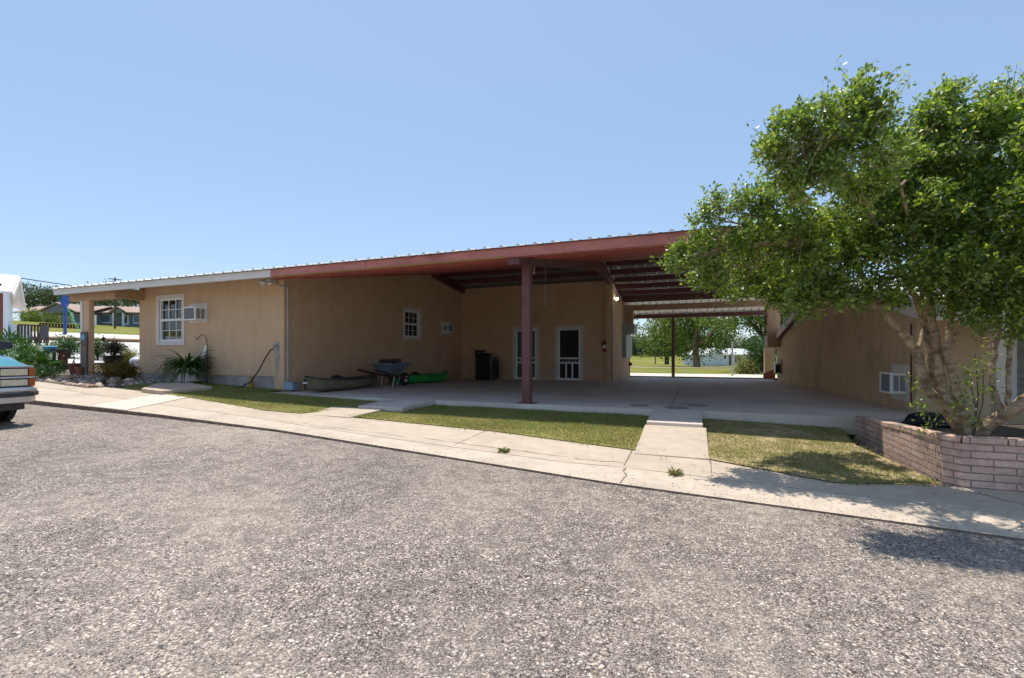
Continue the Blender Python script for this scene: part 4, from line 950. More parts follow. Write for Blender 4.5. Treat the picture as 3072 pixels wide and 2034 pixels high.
def leaves(centers, n, size, aspect, rgen, sprayL, upbias=.25, per=14, flat=.5, flatk=1.6):
    """centers: list of (x,y,z,rx,ry,rz); returns numpy verts & faces of leaf quads clustered along little sprays"""
    cen = np.array(centers); vol = cen[:,3]*cen[:,4]+.0; pr = vol/vol.sum()
    ns = n//per
    idx = rgen.choice(len(cen), ns, p=pr); cc = cen[idx]
    v = rgen.normal(size=(ns,3)); v /= np.linalg.norm(v, axis=1)[:,None]
    r = rgen.random(ns)**.42
    base = cc[:,:3]+v*cc[:,3:6]*r[:,None]
    d = v*.8+rgen.normal(size=(ns,3))*.55; d[:,2] += upbias; d /= np.linalg.norm(d, axis=1)[:,None]
    L = sprayL*(.5+rgen.random(ns))
    B = np.repeat(base, per, 0); D = np.repeat(d, per, 0); LL = np.repeat(L, per)
    N = len(B); f = rgen.random(N)
    P = B+D*(f*LL)[:,None]+rgen.normal(size=(N,3))*(size*.55)
    ax = D*.6+rgen.normal(size=(N,3))*.8; ax /= np.linalg.norm(ax, axis=1)[:,None]
    nn = rgen.normal(size=(N,3)); nn[:,2] += flat*flatk; nn -= ax*(nn*ax).sum(1)[:,None]; nn /= np.linalg.norm(nn, axis=1)[:,None]
    s = np.cross(ax, nn); sz = size*(.65+.7*rgen.random(N))[:,None]
    V = np.stack([P, P+ax*sz*.5+s*sz*aspect*.5+nn*sz*.06, P+ax*sz, P+ax*sz*.5-s*sz*aspect*.5+nn*sz*.06], 1).reshape(-1,3)
    return V, base, d, L
def quadmesh(name, V, m, parent=None):
    base = np.array(wloc(parent) if parent else (0,0,0)); V = V-base
    me = bpy.data.meshes.new(name); n = len(V)//4
    me.vertices.add(n*4); me.vertices.foreach_set('co', V.astype(np.float32).ravel())
    me.loops.add(n*4); me.loops.foreach_set('vertex_index', np.arange(n*4, dtype=np.int32))
    me.polygons.add(n); me.polygons.foreach_set('loop_start', np.arange(0, n*4, 4, dtype=np.int32)); me.polygons.foreach_set('loop_total', np.full(n, 4, dtype=np.int32))
    me.update(); me.validate(); me.materials.append(m)
    o = bpy.data.objects.new(name, me); C.objects.link(o)
    if parent: o.parent = parent
    return o
tr = thing('holly_tree', 'multi-stemmed holly tree with glossy small leaves growing in the brick planter', 'tree', (2.5,5.65,.42))
BL = [(2915,940,40,4.0),(2970,975,40,4.0),(3030,955,55,3.9),(3065,1000,45,3.9),(3000,900,60,3.95),(2572,262,46,3.55),(2625,345,55,3.55),(2300,455,38,3.6),(2565,330,78,3.55),(2470,390,88,3.55),(2385,400,80,3.6),(2335,440,52,3.6),(2600,430,125,3.6),(2450,500,110,3.6),(2360,520,62,3.7),(2560,540,100,3.9),
 (2300,590,52,4.6),(2225,605,50,4.7),(2150,625,45,4.7),(2105,650,32,4.7),(2380,585,50,4.4),
 (2360,700,110,4.6),(2230,715,88,4.8),(2140,745,78,4.8),(2070,775,58,4.8),(2020,790,34,4.8),(2130,820,72,4.9),(2240,830,88,5.2),(2350,850,92,5.0),(2290,760,80,5.5),(2420,780,90,5.4),(2330,880,45,5.0),(2450,905,72,4.4),(2400,880,58,4.5),(2540,880,80,4.4),(2530,800,120,4.4),(2480,720,110,4.5),(2640,770,120,4.3),
 (2700,560,130,4.3),(2780,450,115,4.2),(2840,370,85,4.1),(2850,295,50,4.1),(2800,325,40,4.1),(2700,670,125,4.3),(2690,490,80,4.2),(2830,620,135,4.1),(2810,760,125,4.1),(2790,870,85,4.3),(2660,880,62,4.3),(2850,520,115,4.1),
 (2970,420,130,4.0),(3010,325,80,4.0),(3060,290,60,4.0),(3050,520,155,3.9),(2950,640,135,3.9),(3060,720,155,3.8),(2950,800,125,3.9),(3060,880,105,3.9),(2940,900,62,4.0),
 (3190,330,130,4.2),(3250,520,180,4.0),(3260,720,190,3.9),(3420,600,200,4.1),(3250,900,130,4.0),(3480,800,180,4.2),(3350,420,170,4.4),
 (2560,640,75,4.2),(2640,500,80,3.8),(2620,620,110,5.4),(2750,620,150,5.6),(2900,560,150,5.4),(3050,600,160,5.3),(2850,750,120,5.4),(3100,780,150,5.3),
 (3180,500,150,3.3),(3260,640,160,3.2),(3140,420,90,3.5),(3300,780,140,3.3)]
cen = []
for x, y, r, d in BL:
    p = sight(x, y, d=d); q = r/F_*d*1.02; cen.append((p.x, p.y, p.z, q, q, q*.92))
rgn = np.random.default_rng(5)
sub = []
for c in cen:
    for k in range(9):
        v = rgn.normal(size=3); v /= np.linalg.norm(v); q = c[3]*.78*rgn.random()**.3; r = c[3]*(.25+.14*rgn.random())
        sub.append((c[0]+v[0]*q, c[1]+v[1]*q, c[2]+v[2]*q, r, r, r*.72))
V, bs, dv, LL = leaves(sub, 180000, .040, .56, rgn, .085, flat=.35)
# a looser set of tip shoots sticking out of the outline
tips = []
for x, y, r, d in BL[6:22]+BL[23:29]+[b_ for b_ in BL if b_[1] < 400]:
    p = sight(x, y, d=d); tips.append((p.x, p.y, p.z, r/F_*d*.95, r/F_*d*.95, r/F_*d*.95))
V2, tb, td, tl = leaves(tips, 6500, .034, .5, rgn, .15, upbias=.7, per=18)
quadmesh('crown', np.concatenate([V, V2]), M['holly'], tr)
def stem(pts, r, seed=0, wob=.02):
    """pts: (px,py,d) -> smoothed tube"""
    W = [sight(x, y, d=d) for x, y, d in pts]; rg = random.Random(seed); out = []; rr = []
    n = len(W)
    for i in range(n-1):
        a = W[max(i-1,0)]; b_ = W[i]; c = W[i+1]; e = W[min(i+2,n-1)]
        for k in range(5):
            t_ = k/5; q = .5*((2*b_)+(c-a)*t_+(2*a-5*b_+4*c-e)*t_*t_+(3*b_-a-3*c+e)*t_**3)
            out.append(q+Vector((rg.gauss(0,wob*.3),rg.gauss(0,wob*.3),0))); rr.append((r[i]+(r[i+1]-r[i])*t_)*(1+.10*rg.uniform(-1,1)))
    out.append(W[-1]); rr.append(r[-1]); return out, rr
STEMS = [([(2905,1312,4.4),(2837,1224,4.4),(2779,1159,4.45),(2748,1055,4.45),(2727,1021,4.45),(2645,928,4.45),(2560,800,4.5),(2400,730,4.6)], [.075,.066,.06,.056,.05,.034,.022,.012]),
 ([(2900,1310,4.35),(2841,1203,4.35),(2822,1124,4.35),(2806,1021,4.4),(2793,918,4.35),(2760,760,4.2),(2700,560,3.9),(2600,400,3.6)], [.07,.056,.052,.05,.042,.026,.014,.007]),
 ([(2885,1306,4.5),(2812,1183,4.55),(2789,1090,4.6),(2769,952,4.6),(2700,800,4.4),(2590,600,4.0),(2470,430,3.6)], [.06,.05,.046,.04,.03,.02,.01]),
 ([(2905,1308,4.3),(2889,1245,4.3),(2865,1152,4.3),(2844,1055,4.3),(2850,918,4.3),(2860,700,4.25),(2850,450,4.15),(2850,300,4.1)], [.055,.05,.048,.04,.03,.018,.011,.006]),
 ([(2915,1312,4.3),(2996,1252,4.2),(3072,1205,4.1),(3180,1080,4.0),(3260,850,4.0),(3300,600,4.0)], [.085,.075,.07,.055,.035,.015]),
 ([(3003,1240,4.2),(2985,1180,4.2),(2972,1124,4.2),(2989,1021,4.2),(3010,850,4.15),(3030,600,4.1),(3020,330,4.2)], [.04,.035,.033,.03,.024,.018,.008]),
 ([(3027,1225,4.15),(3024,1150,4.15),(3027,1090,4.15),(3050,960,4.1),(3100,800,3.9),(3180,560,3.6)], [.03,.026,.025,.022,.018,.008]),
 ([(2748,1055,4.45),(2775,980,4.5),(2770,900,4.5),(2720,700,4.6)], [.03,.026,.02,.01]),
 ([(2844,1055,4.3),(2880,985,4.25),(2930,930,4.2),(3000,860,4.1)], [.03,.025,.02,.01])]
b = MB()
for i, (p, r) in enumerate(STEMS):
    o, rr = stem(p, r, i); b.tube(o, [q_*.72 for q_ in rr], 12)
b.build('trunk', M['bark'], tr, smooth=True)
b = MB(); rg = random.Random(9); ends = [sight(x, y, d=d) for p, r in STEMS for x, y, d in p[3:]]
for c in cen:
    q = Vector(c[:3]); e = min(ends, key=lambda a: (a-q).length+.4*max(0, a.z-q.z)); m_ = e.lerp(q, .5)+Vector((rg.gauss(0,.06), rg.gauss(0,.06), rg.gauss(0,.05)))
    b.tube([e, e.lerp(m_,.5)+Vector((0,0,.02)), m_, q], [.016,.013,.01,.005], 5)
    for k in range(5):
        v = Vector((rg.gauss(0,1), rg.gauss(0,1), rg.gauss(.3,1))).normalized()*c[3]; s = m_.lerp(q, .3+.14*k)
        b.tube([s, s.lerp(q+v, .5)+Vector((0,0,.015)), q+v], [.006,.004,.002], 4)
for p_, d_, l_ in zip(tb, td, tl):
    p_ = Vector(p_); d_ = Vector(d_); b.tube([p_-d_*.15, p_+d_*l_], [.0035,.0015], 4)
b.build('branch', M['bark'], tr, smooth=True)
# suckers at the trunk foot, planter weeds
sk = []
for x, y, r, d in ((2910,1140,26,4.25),(2960,1170,28,4.2),(2905,1200,22,4.2),(2945,1105,24,4.3),(2780,1255,24,4.3),(2800,1225,22,4.3),(2890,1250,22,4.2),(2750,1150,16,4.6),(2755,1190,14,4.6)):
    p = sight(x, y, d=d); q = r/F_*d*1.6; sk.append((p.x, p.y, p.z, q*.8, q*.8, q*1.7))
V, *_ = leaves(sk, 800, .03, .5, rgn, .10, upbias=.5, per=10)
quadmesh('foliage', V, M['holly'], tr)
b = MB()
for x, y, d in ((2910,1140,4.25),(2950,1110,4.25),(2925,1060,4.3)):
    q = sight(2920,1310,d=d); p = sight(x, y, d=d); b.tube([q, q.lerp(p,.5)+Vector((.03,0,0)), p], [.008,.006,.003], 6)
b.build('shoot', M['bark_dark'], tr, smooth=True)
# black sacks behind planter
t_ = MB(); t_.rock((2.72,7.2,.36),.26,.18,.13,5,14,8,rough=.12); tag(t_.build('rubbish_sack', M['black'], smooth=True), 'black plastic sack lying between planter and wall', 'sack')

# ------------------------------------------------------------------ generic plants
def tree(name, label, base, h, r, m, n, leaf, seed, group=None, trunk=.3, cy=.62, bark='bark_dark', k=9, flat=.75, low=.3):
    t = thing(name, label, 'tree', base, group); rg = random.Random(seed); rn = np.random.default_rng(seed); x, y, z = base; cs_ = []
    for i in range(k):
        a = rg.uniform(0, 6.28); q = r*rg.uniform(.15,.72); zz = z+h*rg.uniform(low+.12,.88)
        s = r*rg.uniform(.34,.52)*(1.1-.5*max(0,(zz-z)/h-.6)); cs_.append((x+q*math.cos(a), y+q*math.sin(a), zz, s, s, s*flat))
    cs_.append((x, y, z+h*cy, r*.6, r*.6, r*.5))
    V, *_ = leaves(cs_, n, leaf, .6, rn, leaf*3.2, per=9)
    quadmesh('crown', V, m, t)
    b = MB(); b.tube([(x,y,z-.2),(x+.02*h*rg.uniform(-1,1),y,z+h*.25),(x,y,z+h*.6)], [trunk*1.25,trunk,trunk*.4], 10)
    for c in cs_[:7]: b.tube([(x,y,z+h*.24),(x*.5+c[0]*.5,y*.5+c[1]*.5,z*.5+c[2]*.5+.06*h),c[:3]], [trunk*.5,trunk*.3,trunk*.1], 6)
    b.build('trunk', M[bark], t, smooth=True); return t
def shrub(name, label, base, rx, rz, m, n, leaf, seed, group=None, cat='shrub', k=6):
    t = thing(name, label, cat, base, group); rg = random.Random(seed); rn = np.random.default_rng(seed); x, y, z = base
    cs_ = [(x+rg.uniform(-.55,.55)*rx, y+rg.uniform(-.4,.4)*rx, z+rz*rg.uniform(.35,.75), rx*.45, rx*.45, rz*.35) for _ in range(k)]
    V, *_ = leaves(cs_, n, leaf, .4, rn, leaf*3, per=8, upbias=.6)
    quadmesh('foliage', V, m, t)
    b = MB()
    for c in cs_: b.tube([(x,y,z-.02),((x+c[0])/2,(y+c[1])/2,z+rz*.4),c[:3]], [.02,.014,.006], 5)
    b.build('stem', M['bark_dark'], t); return t
def straps(name, mats, parent, c, n, L, wd, seed, rise=.9, droop=.9):
    rg = random.Random(seed); Vv = []; Ff = []
    for i in range(n):
        a = rg.uniform(0, 6.28); l = L*rg.uniform(.55,1.1); up = rise*rg.uniform(.5,1.15); dr = droop*rg.uniform(.5,1.2); o = len(Vv); K = 8
        dx, dy = math.cos(a), math.sin(a); sx, sy = -dy, dx; rr = rg.uniform(0,.1)*min(1, L*1.4)
        for k in range(K+1):
            f = k/K; rad = rr+l*f*(.75+.25*f); z = c[2]+l*(up*f-dr*f*f*1.15); w_ = wd*(1-f**2.2)*(.55+.45*min(1, f*5))+.001
            px, py = c[0]+dx*rad, c[1]+dy*rad
            Vv += [(px-sx*w_,py-sy*w_,z+.006),(px,py,z-.004),(px+sx*w_,py+sy*w_,z+.006)]
        for k in range(K):
            q = o+k*3; Ff += [(q,q+1,q+4,q+3),(q+1,q+2,q+5,q+4)]
    mb = MB(); mb.add(Vv, Ff); return mb.build(name, mats, parent, fix=False, smooth=True)

# ------------------------------------------------------------------ front wall garden things
pad = MB(); q = [gsight(x, y, .09) for x, y in ((424,1165),(482,1173),(637,1160),(560,1145),(470,1149))]
pad.prism([(p.x,p.y,p.z-.2) for p in q], (0,0,.2))
print('PAD', [tuple(round(c,2) for c in p) for p in q], gsight(566,1144,.09))
tag(pad.build('stepping_slab', M['pad'], bevel=.01), 'buff concrete pad under the white flowerpot', 'paving slab')
t = thing('flower_pot', 'white glazed pot with green leaf pattern on the buff concrete pad', 'flowerpot', (-11.9,7.88,.54))
b = MB(); b.lathe([(.18,0),(.21,.03),(.235,.16),(.245,.29),(.26,.31),(.255,.335),(.225,.335),(.215,.29)],(-11.9,7.88,.545),28); b.build('pot', M['pot_white'], t, smooth=True)
b = MB(); b.lathe([(.26,0),(.29,.02),(.28,.03)],(-11.9,7.88,.541),28); b.build('saucer', M['white'], t)
t = thing('strap_plant', 'large strap-leaved plant arching out of the white pot', 'plant', (-11.9,7.88,.85))
straps('foliage', M['strap'], t, (-11.9,7.88,.84), 250, .60, .025, 3, rise=1.4, droop=1.25)
b = MB(); b.tube([(-11.62,8.2,.5),(-11.62,8.2,1.45),(-11.63,8.19,1.62),(-11.70,8.18,1.72),(-11.80,8.17,1.73),(-11.88,8.16,1.66),(-11.92,8.16,1.60),(-11.97,8.15,1.62),(-11.96,8.15,1.68)], .009, 6)
tag(b.build('shepherd_hook', M['cable'], smooth=True), 'thin black shepherd hook standing behind the potted plant', 'garden hook')
b = MB(); b.cyl((-11.95,8.12,.6),(-11.74,8.28,1.46),.04,n=12); b.cyl((-11.84,8.2,1.02),(-11.82,8.22,1.10),.048,n=12); tag(b.build('white_pipe', M['white']), 'white plastic pipe leaning on the wall behind the potted plant', 'pipe')

# ------------------------------------------------------------------ left corner clutter
def gz(px, py, d):
    p = sight(px, py, d=d); return Vector((p.x, p.y, zg(p.x, p.y)))
# fan palm at the very left
def palm(label, c, n, L, seed, H):
    t = thing('fan_palm', label, 'palm', c); rg = random.Random(seed); Vv = []; Ff = []; st = MB()
    for i in range(n):
        a = rg.uniform(0, 6.28); el = rg.uniform(.15,1.35); l = H*rg.uniform(.6,1.0)
        dirv = Vector((math.cos(a)*math.cos(el), math.sin(a)*math.cos(el), math.sin(el))); hub = Vector(c)+dirv*l
        st.tube([Vector(c), Vector(c)+dirv*l*.5+Vector((0,0,.03)), hub], [.014,.011,.008], 5)
        side = dirv.cross(Vector((0,0,1))).normalized(); upv = side.cross(dirv).normalized()
        for k in range(17):
            f = (k/16*2-1)*1.9; v = (dirv*math.cos(f)+side*math.sin(f)).normalized(); ll = L*rg.uniform(.85,1.05)*(1-.25*abs(f)/1.9)
            wv_ = v.cross(upv).normalized()*.018; o = len(Vv); tip = hub+v*ll+Vector((0,0,-.22*ll)); mid = hub+v*ll*.55+upv*.02
            Vv += [hub, mid-wv_, tip, mid+wv_]; Ff.append((o,o+1,o+2,o+3))
    m = MB(); m.add(Vv, Ff); m.build('frond', M['palm'], t, fix=False); st.build('stalk', M['palm'], t)
    return t
palm('fan palm with bright green fronds beside the truck hood', gz(40,1110,13.5), 34, .62, 2, .95)
palm('smaller fan palm between the truck and the plank table', gz(92,1120,13.0), 14, .48, 5, .6)
# plank table with bowl
tp = gz(150,1130,13.6); t = thing('plank_table', 'weathered plank table beside the fan palm', 'table', tp)
ts = Vector((.93,.37,0)); tw = Vector((-.37,.93,0)); zt_ = 1.2+(1066-1056)/F_*13.6
c0 = Vector((tp.x,tp.y,zt_)); b = MB(); b.bar(c0-ts*.62, c0+ts*.42, .5, .05); b.build('tabletop', M['plank_grey'], t)
for s1 in (-.5,.3):
    for s2 in (-.18,.18):
        b = MB(); p = c0+ts*s1+tw*s2; b.bar((p.x,p.y,zg(p.x,p.y)-.02),(p.x,p.y,zt_-.025),.06,.06,up=(0,1,0)); b.build('leg', M['plank_grey'], t)
b = MB(); c = c0+ts*.0; b.lathe([(.09,0),(.13,.03),(.16,.10),(.17,.13),(.15,.14),(.10,.145)],(c.x,c.y,zt_+.025),20); tag(b.build('blue_bowl', M['cyan'], smooth=True), 'bright blue bowl standing on the plank table', 'bowl')
c = c0+ts*.27; b = MB(); b.box(c.x-.10,c.x+.28,c.y-.14,c.y+.14,zt_+.026,zt_+.085); tag(b.build('tool_box', M['dark_plastic'], bevel=.01), 'flat dark grey box beside the blue bowl', 'box')
p = gsight(183,1112); b = MB(); b.hexa([(p.x-.10,p.y-.10,p.z-.02),(p.x+.10,p.y-.10,p.z-.02),(p.x+.10,p.y+.10,p.z-.02),(p.x-.10,p.y+.10,p.z-.02)],[(p.x-.035,p.y-.035,p.z+.54),(p.x+.035,p.y-.035,p.z+.54),(p.x+.035,p.y+.035,p.z+.54),(p.x-.035,p.y+.035,p.z+.54)])
b.box(p.x-.13,p.x+.13,p.y-.13,p.y+.13,p.z-.02,p.z+.03)
tag(b.build('garden_pedestal', M['brick_red'], bevel=.012), 'tapering brick-red pedestal in front of the plank table', 'pedestal')
p = gz(147,1118,13.3); b = MB(); b.lathe([(.19,0),(.21,.05),(.23,.34),(.24,.36),(.22,.36),(.2,.3)],(p.x,p.y,p.z-.02),20); tag(b.build('planter_tub', mat('tub_green',(.09,.11,.07),(.06,.075,.05),8,.7), smooth=True), 'dark green tub under the plank table', 'tub')
# hose coil and rocks
b = MB(); p = gsight(222,1114); pts = []
for i in range(70): a = i*.36; r = .26+.03*math.sin(i*.7); pts.append((p.x+r*math.cos(a), p.y+r*math.sin(a), p.z+.03+.0024*i))
b.tube(pts, .014, 6); b.tube([pts[-1],(p.x+.2,p.y-.1,p.z+.3),(p.x+.05,p.y,p.z+.42),(p.x-.2,p.y+.05,p.z+.2)], .014, 6)
tag(b.build('coiled_hose', M['rubber'], smooth=True), 'dark hose coiled on pale stones by the porch column', 'hose')
rk = [(208,1141,.15,'stone_tan','squarish rust-red rock at the bed edge'),(345,1155,.20,'stone_grey','large brown-grey rock in the middle of the bed edge'),(300,1160,.10,'stone_pale','pale rock left of the brown-grey rock'),(388,1148,.12,'stone_pale','pale rock near the house wall'),(262,1161,.08,'stone_tan','small tan rock at the front tip of the bed'),(416,1143,.1,'stone_grey','small grey rock against the foundation')]
for i, (x, y, r, m, lab) in enumerate(rk):
    p = gsight(x, y); b = MB(); b.rock((p.x,p.y,p.z+r*.35),r*1.15,r*.8,r*.62,i,10,6); tag(b.build('rock', M[m], smooth=True), lab, 'rock', 'rocks edging the corner bed')
rg = random.Random(100); n = 0
while n < 60:
    x = rg.uniform(-16,-12.6); y = rg.uniform(6.58,7.5)
    if not inside((x, y), bed) or y > 6.62+rg.random()**2*1.0: continue
    r = rg.uniform(.03,.075); b = MB(); b.rock((x,y,zg(x,y)+r*.35),r*1.2,r,r*.7,n,8,5); q = n % 3 == 1; n += 1
    tag(b.build('rock', M['stone_tan' if q else 'stone_pale'], smooth=True), 'small tan stone lying in the corner bed' if q else 'small pale stone lying in the corner bed', 'rock', 'small tan stones of the bed' if q else 'small pale stones of the bed')
shrub('russet_shrub', 'low russet-gold shrub at the house corner', gsight(352,1143), .56, .40, M['russet'], 8000, .045, 3, k=12)
# kettle planter and bush
p = gsight(342,1100); t = thing('kettle_planter', 'black iron kettle planter behind the russet shrub', 'planter', p)
b = MB(); b.lathe([(.12,.06),(.24,.14),(.29,.26),(.30,.34),(.33,.36),(.32,.38),(.28,.37),(.26,.3)],(p.x,p.y,p.z),22); b.build('kettle', M['black'], t, smooth=True)
for a in range(3):
    b = MB(); x = p.x+.17*math.cos(a*2.1); y = p.y+.17*math.sin(a*2.1); b.cyl((x,y,p.z-.03),(x*.6+p.x*.4,y*.6+p.y*.4,p.z+.15),.025,n=8); b.build('leg', M['black'], t)
shrub('potted_bush', 'dark purple-leaved bush growing from the black kettle', (p.x,p.y,p.z+.32), .36, .46, M['dark_leaf'], 5000, .045, 6, k=8)
shrub('yellow_shrub', 'loose yellow-green shrub right of the black kettle', gsight(385,1097), .36, .55, M['grass'], 2600, .06, 8)
shrub('green_weeds', 'clump of leafy green weeds left of the kettle planter', gz(295,1068,17.5), .5, .75, M['strap'], 2200, .08, 9)
shrub('green_weeds', 'clump of leafy green weeds behind the red pedestal', gz(208,1068,17.5), .7, .7, M['strap'], 2600, .08, 10)
p = gsight(409,1106); b = MB(); b.rock((p.x,p.y,p.z+.2),.2,.2,.2,3,16,10,rough=.02); tag(b.build('gazing_ball', mat('ball_white',(.66,.70,.80),(.58,.62,.72),5,.3), smooth=True), 'pale bluish garden ball at the house corner', 'garden ball')
# terracotta pots at the column
for i, (x, d, r, h, lab) in enumerate(((-15.98,7.52,.135,.30,'dark terracotta pot at the column foot, left of the pair'),(-15.72,7.50,.10,.22,'small terracotta pot at the column foot, right of the pair'))):
    p = Vector((x,d,.665)); b = MB(); b.lathe([(r*.7,0),(r*.95,h*.78),(r*1.1,h*.8),(r*1.12,h),(r,h),(r*.9,h*.8)],(p.x,p.y,p.z),20); tag(b.build('terracotta_pot', M['terracotta'] if i else M['brick_red'], smooth=True), lab, 'flowerpot', 'terracotta pots')
t = thing('plank_stand', 'tall weathered plank stand leaning against the porch column', 'stand', (-15.6,7.5,.65))
b = MB(); b.box(-15.80,-15.54,7.56,7.60,.665,1.85); b.build('board', M['plank_grey'], t, bevel=.006)
b = MB(); b.cyl((-15.64,7.558,1.70),(-15.64,7.54,1.70),.075,n=20); b.build('dial', M['cyan'], t)
b = MB(); b.box(-15.84,-15.40,7.50,7.558,1.52,1.55); b.build('shelf', M['plank_grey'], t)
p = gz(330,1045,14); b = MB(); b.tube([(p.x,p.y,p.z),(p.x-.15,p.y,p.z+.7),(p.x-.33,p.y,1.2+50/F_*14)], .008, 5); b.rock((p.x-.33,p.y,1.2+50/F_*14),.05,.05,.06,1,8,6); tag(b.build('garden_spike', M['cable']), 'thin metal garden spike rising above the dark bush', 'garden ornament')
b = MB(); b.box(-16.5,-15.45,7.36,8.0,.50,.66); tag(b.build('porch_step', M['foundation']), 'grey concrete step at the foot of the porch column', 'step')
shrub('ground_weeds', 'low green weeds between the truck and the pedestal', gsight(135,1134), .6, .22, M['strap'], 2200, .05, 12)
# aloe in bed
t = thing('aloe', 'small pale green aloe in front of the russet shrub', 'plant', gsight(306,1155)); straps('foliage', M['strap'], t, tuple(gsight(306,1155)), 40, .2, .012, 4, rise=1.2, droop=.6)

# ------------------------------------------------------------------ truck
TF = Vector((-9.36, 2.965, 0)); TF.z = lotz(-10.4)
truck = thing('pickup_truck', 'teal pickup truck with stacked headlights parked along the kerb', 'truck', (TF.x-2.6, TF.y, TF.z))
def tx(x, y, z): return (TF.x+x, TF.y+y, TF.z+z)
def section(x, wv, zb, zs_, zt):   # closed ring in YZ
    r = [(-wv,zb),(-wv,zs_),(-wv+.03,zs_+.06),(-wv+.14,zt-.035),(-wv*.5,zt),(0,zt+.008),(wv*.5,zt),(wv-.14,zt-.035),(wv-.03,zs_+.06),(wv,zs_),(wv,zb)]
    return [tx(x, y, z) for y, z in r]
b = MB(); b.loft([section(-.02,.935,.50,.80,.895),section(-.10,.95,.48,.83,.955),section(-.35,.955,.47,.88,1.05),section(-1.0,.965,.47,.95,1.14),section(-1.75,.97,.45,.99,1.19)])
body = b.build('hood', M['teal'], truck, smooth=True)
b = MB(); b.loft([section(-1.752,.972,.42,.99,1.19),section(-3.15,.975,.42,1.0,1.17)]); b.loft([section(-3.155,.975,.42,.98,1.12),section(-5.35,.96,.46,.98,1.12)]); b.build('body', M['teal'], truck, smooth=True)
b = MB()
def cabr(x, w0, z): return [tx(x, y, z) for y in (-w0, w0)]
sec = []
for x, w0, z in ((-1.78,.84,1.17),(-2.45,.72,1.76),(-3.0,.72,1.78),(-3.14,.80,1.16)): sec.append(cabr(x, w0, z))
vs = [p for s_ in sec for p in s_]
b.add(vs, [(0,1,3,2),(2,3,5,4),(4,5,7,6),(0,2,4,6),(1,7,5,3)]); b.build('cab', M['glass'], truck)
b = MB(); b.loft([[tx(-2.40,y,z) for y, z in ((-.74,1.72),(.74,1.72),(.70,1.80),(-.70,1.80))],[tx(-3.05,y,z) for y, z in ((-.74,1.74),(.74,1.74),(.70,1.825),(-.70,1.825))]])
for sy in (-1,1): b.bar(tx(-1.78,sy*.85,1.17),tx(-2.45,sy*.73,1.78),.05,.06); b.bar(tx(-3.1,sy*.82,1.15),tx(-3.02,sy*.73,1.78),.08,.06)
b.build('cab_frame', M['teal'], truck)
# grille and lamps
b = MB(); b.box(TF.x-.03,TF.x+.005,TF.y-.90,TF.y+.90,TF.z+.565,TF.z+.875); b.build('grille', M['black'], truck)
b = MB()
for z in (.875,.715,.555): b.box(TF.x-.02,TF.x+.03,TF.y-.93,TF.y+.93,TF.z+z-.012,TF.z+z+.014)
for sy in (-1,1): b.box(TF.x-.02,TF.x+.02,TF.y+sy*.52-.035,TF.y+sy*.52+.035,TF.z+.57,TF.z+.86)
b.build('grille_bar', M['chrome'], truck, bevel=.006)
g = MB()
for z in (.60,.635,.67,.765,.80,.835): g.box(TF.x,TF.x+.014,TF.y-.48,TF.y+.48,TF.z+z-.005,TF.z+z+.005)
g.build('grille_slats', M['dark_plastic'], truck)
for sy in (-1,1):
    for z0_, z1_ in ((.735,.855),(.58,.695)):
        y0, y1 = sorted((TF.y+sy*.565, TF.y+sy*.86))
        b = MB(); b.box(TF.x-.01,TF.x+.012,y0-.012,y1+.012,TF.z+z0_,TF.z+z1_); b.build('lamp_surround', M['dark_plastic'], truck)
        b = MB(); b.box(TF.x+.013,TF.x+.026,y0,y1,TF.z+z0_+.012,TF.z+z1_-.012); b.build('headlight', M['lamp_glass'], truck, bevel=.008)
        y0, y1 = sorted((TF.y+sy*.875, TF.y+sy*.935)); b = MB(); b.box(TF.x-.16,TF.x+.02,y0,y1+.012*(sy > 0),TF.z+z0_,TF.z+z1_); b.build('turn_signal', M['amber'], truck, bevel=.006)
def bump_(z0_, z1_, o0, o1, wv, m, nm):
    mb = MB(); P_ = []
    for y, x in ((-wv,-.28),(-wv+.03,-.08),(-wv*.85,.06+o1),(-wv*.5,.10+o1),(0,.115+o1),(wv*.5,.10+o1),(wv*.85,.06+o1),(wv-.03,-.08),(wv,-.28)):
        P_.append([tx(x,y,z0_),tx(x,y,z1_),tx(x-.12,y*.97,z1_),tx(x-.12,y*.97,z0_)])
    mb.loft(P_); mb.build(nm, m, truck, bevel=.01)
bump_(.50,.545,0,.02,1.04,M['chrome'],'bumper'); bump_(.435,.499,0,.035,1.06,M['dark_plastic'],'bumper_strip'); bump_(.345,.434,0,.015,1.02,M['bumper_low'],'bumper_skirt'); bump_(.23,.344,0,-.08,.90,M['dark_plastic'],'valance')
b = MB(); b.box(TF.x-5.3,TF.x-.2,TF.y-.85,TF.y+.85,TF.z+.27,TF.z+.46); b.build('chassis', M['black'], truck)
for wx in (-.95,-4.25):
    for sy in (-1,1):
        b = MB(); b.cyl(tx(wx,sy*.90,.40),tx(wx,sy*.979,.40),.44,n=28); b.build('wheel_arch', M['rubber'], truck)
        b = MB(); b.lathe([(.2,-.11),(.33,-.11),(.365,-.08),(.37,0),(.365,.08),(.33,.11),(.2,.11)],(0,0,0),28)
        b.v = [tuple(Matrix.Rotation(R(90),4,'X') @ Vector(p)+Vector(tx(wx,sy*.875,.37))) for p in b.v]; wh = b.build('wheel', M['rubber'], truck, smooth=True)
        b = MB(); b.cyl(tx(wx,sy*.76,.37),tx(wx,sy*.99,.37),.2,n=20); b.build('rim', M['chrome'], wh)
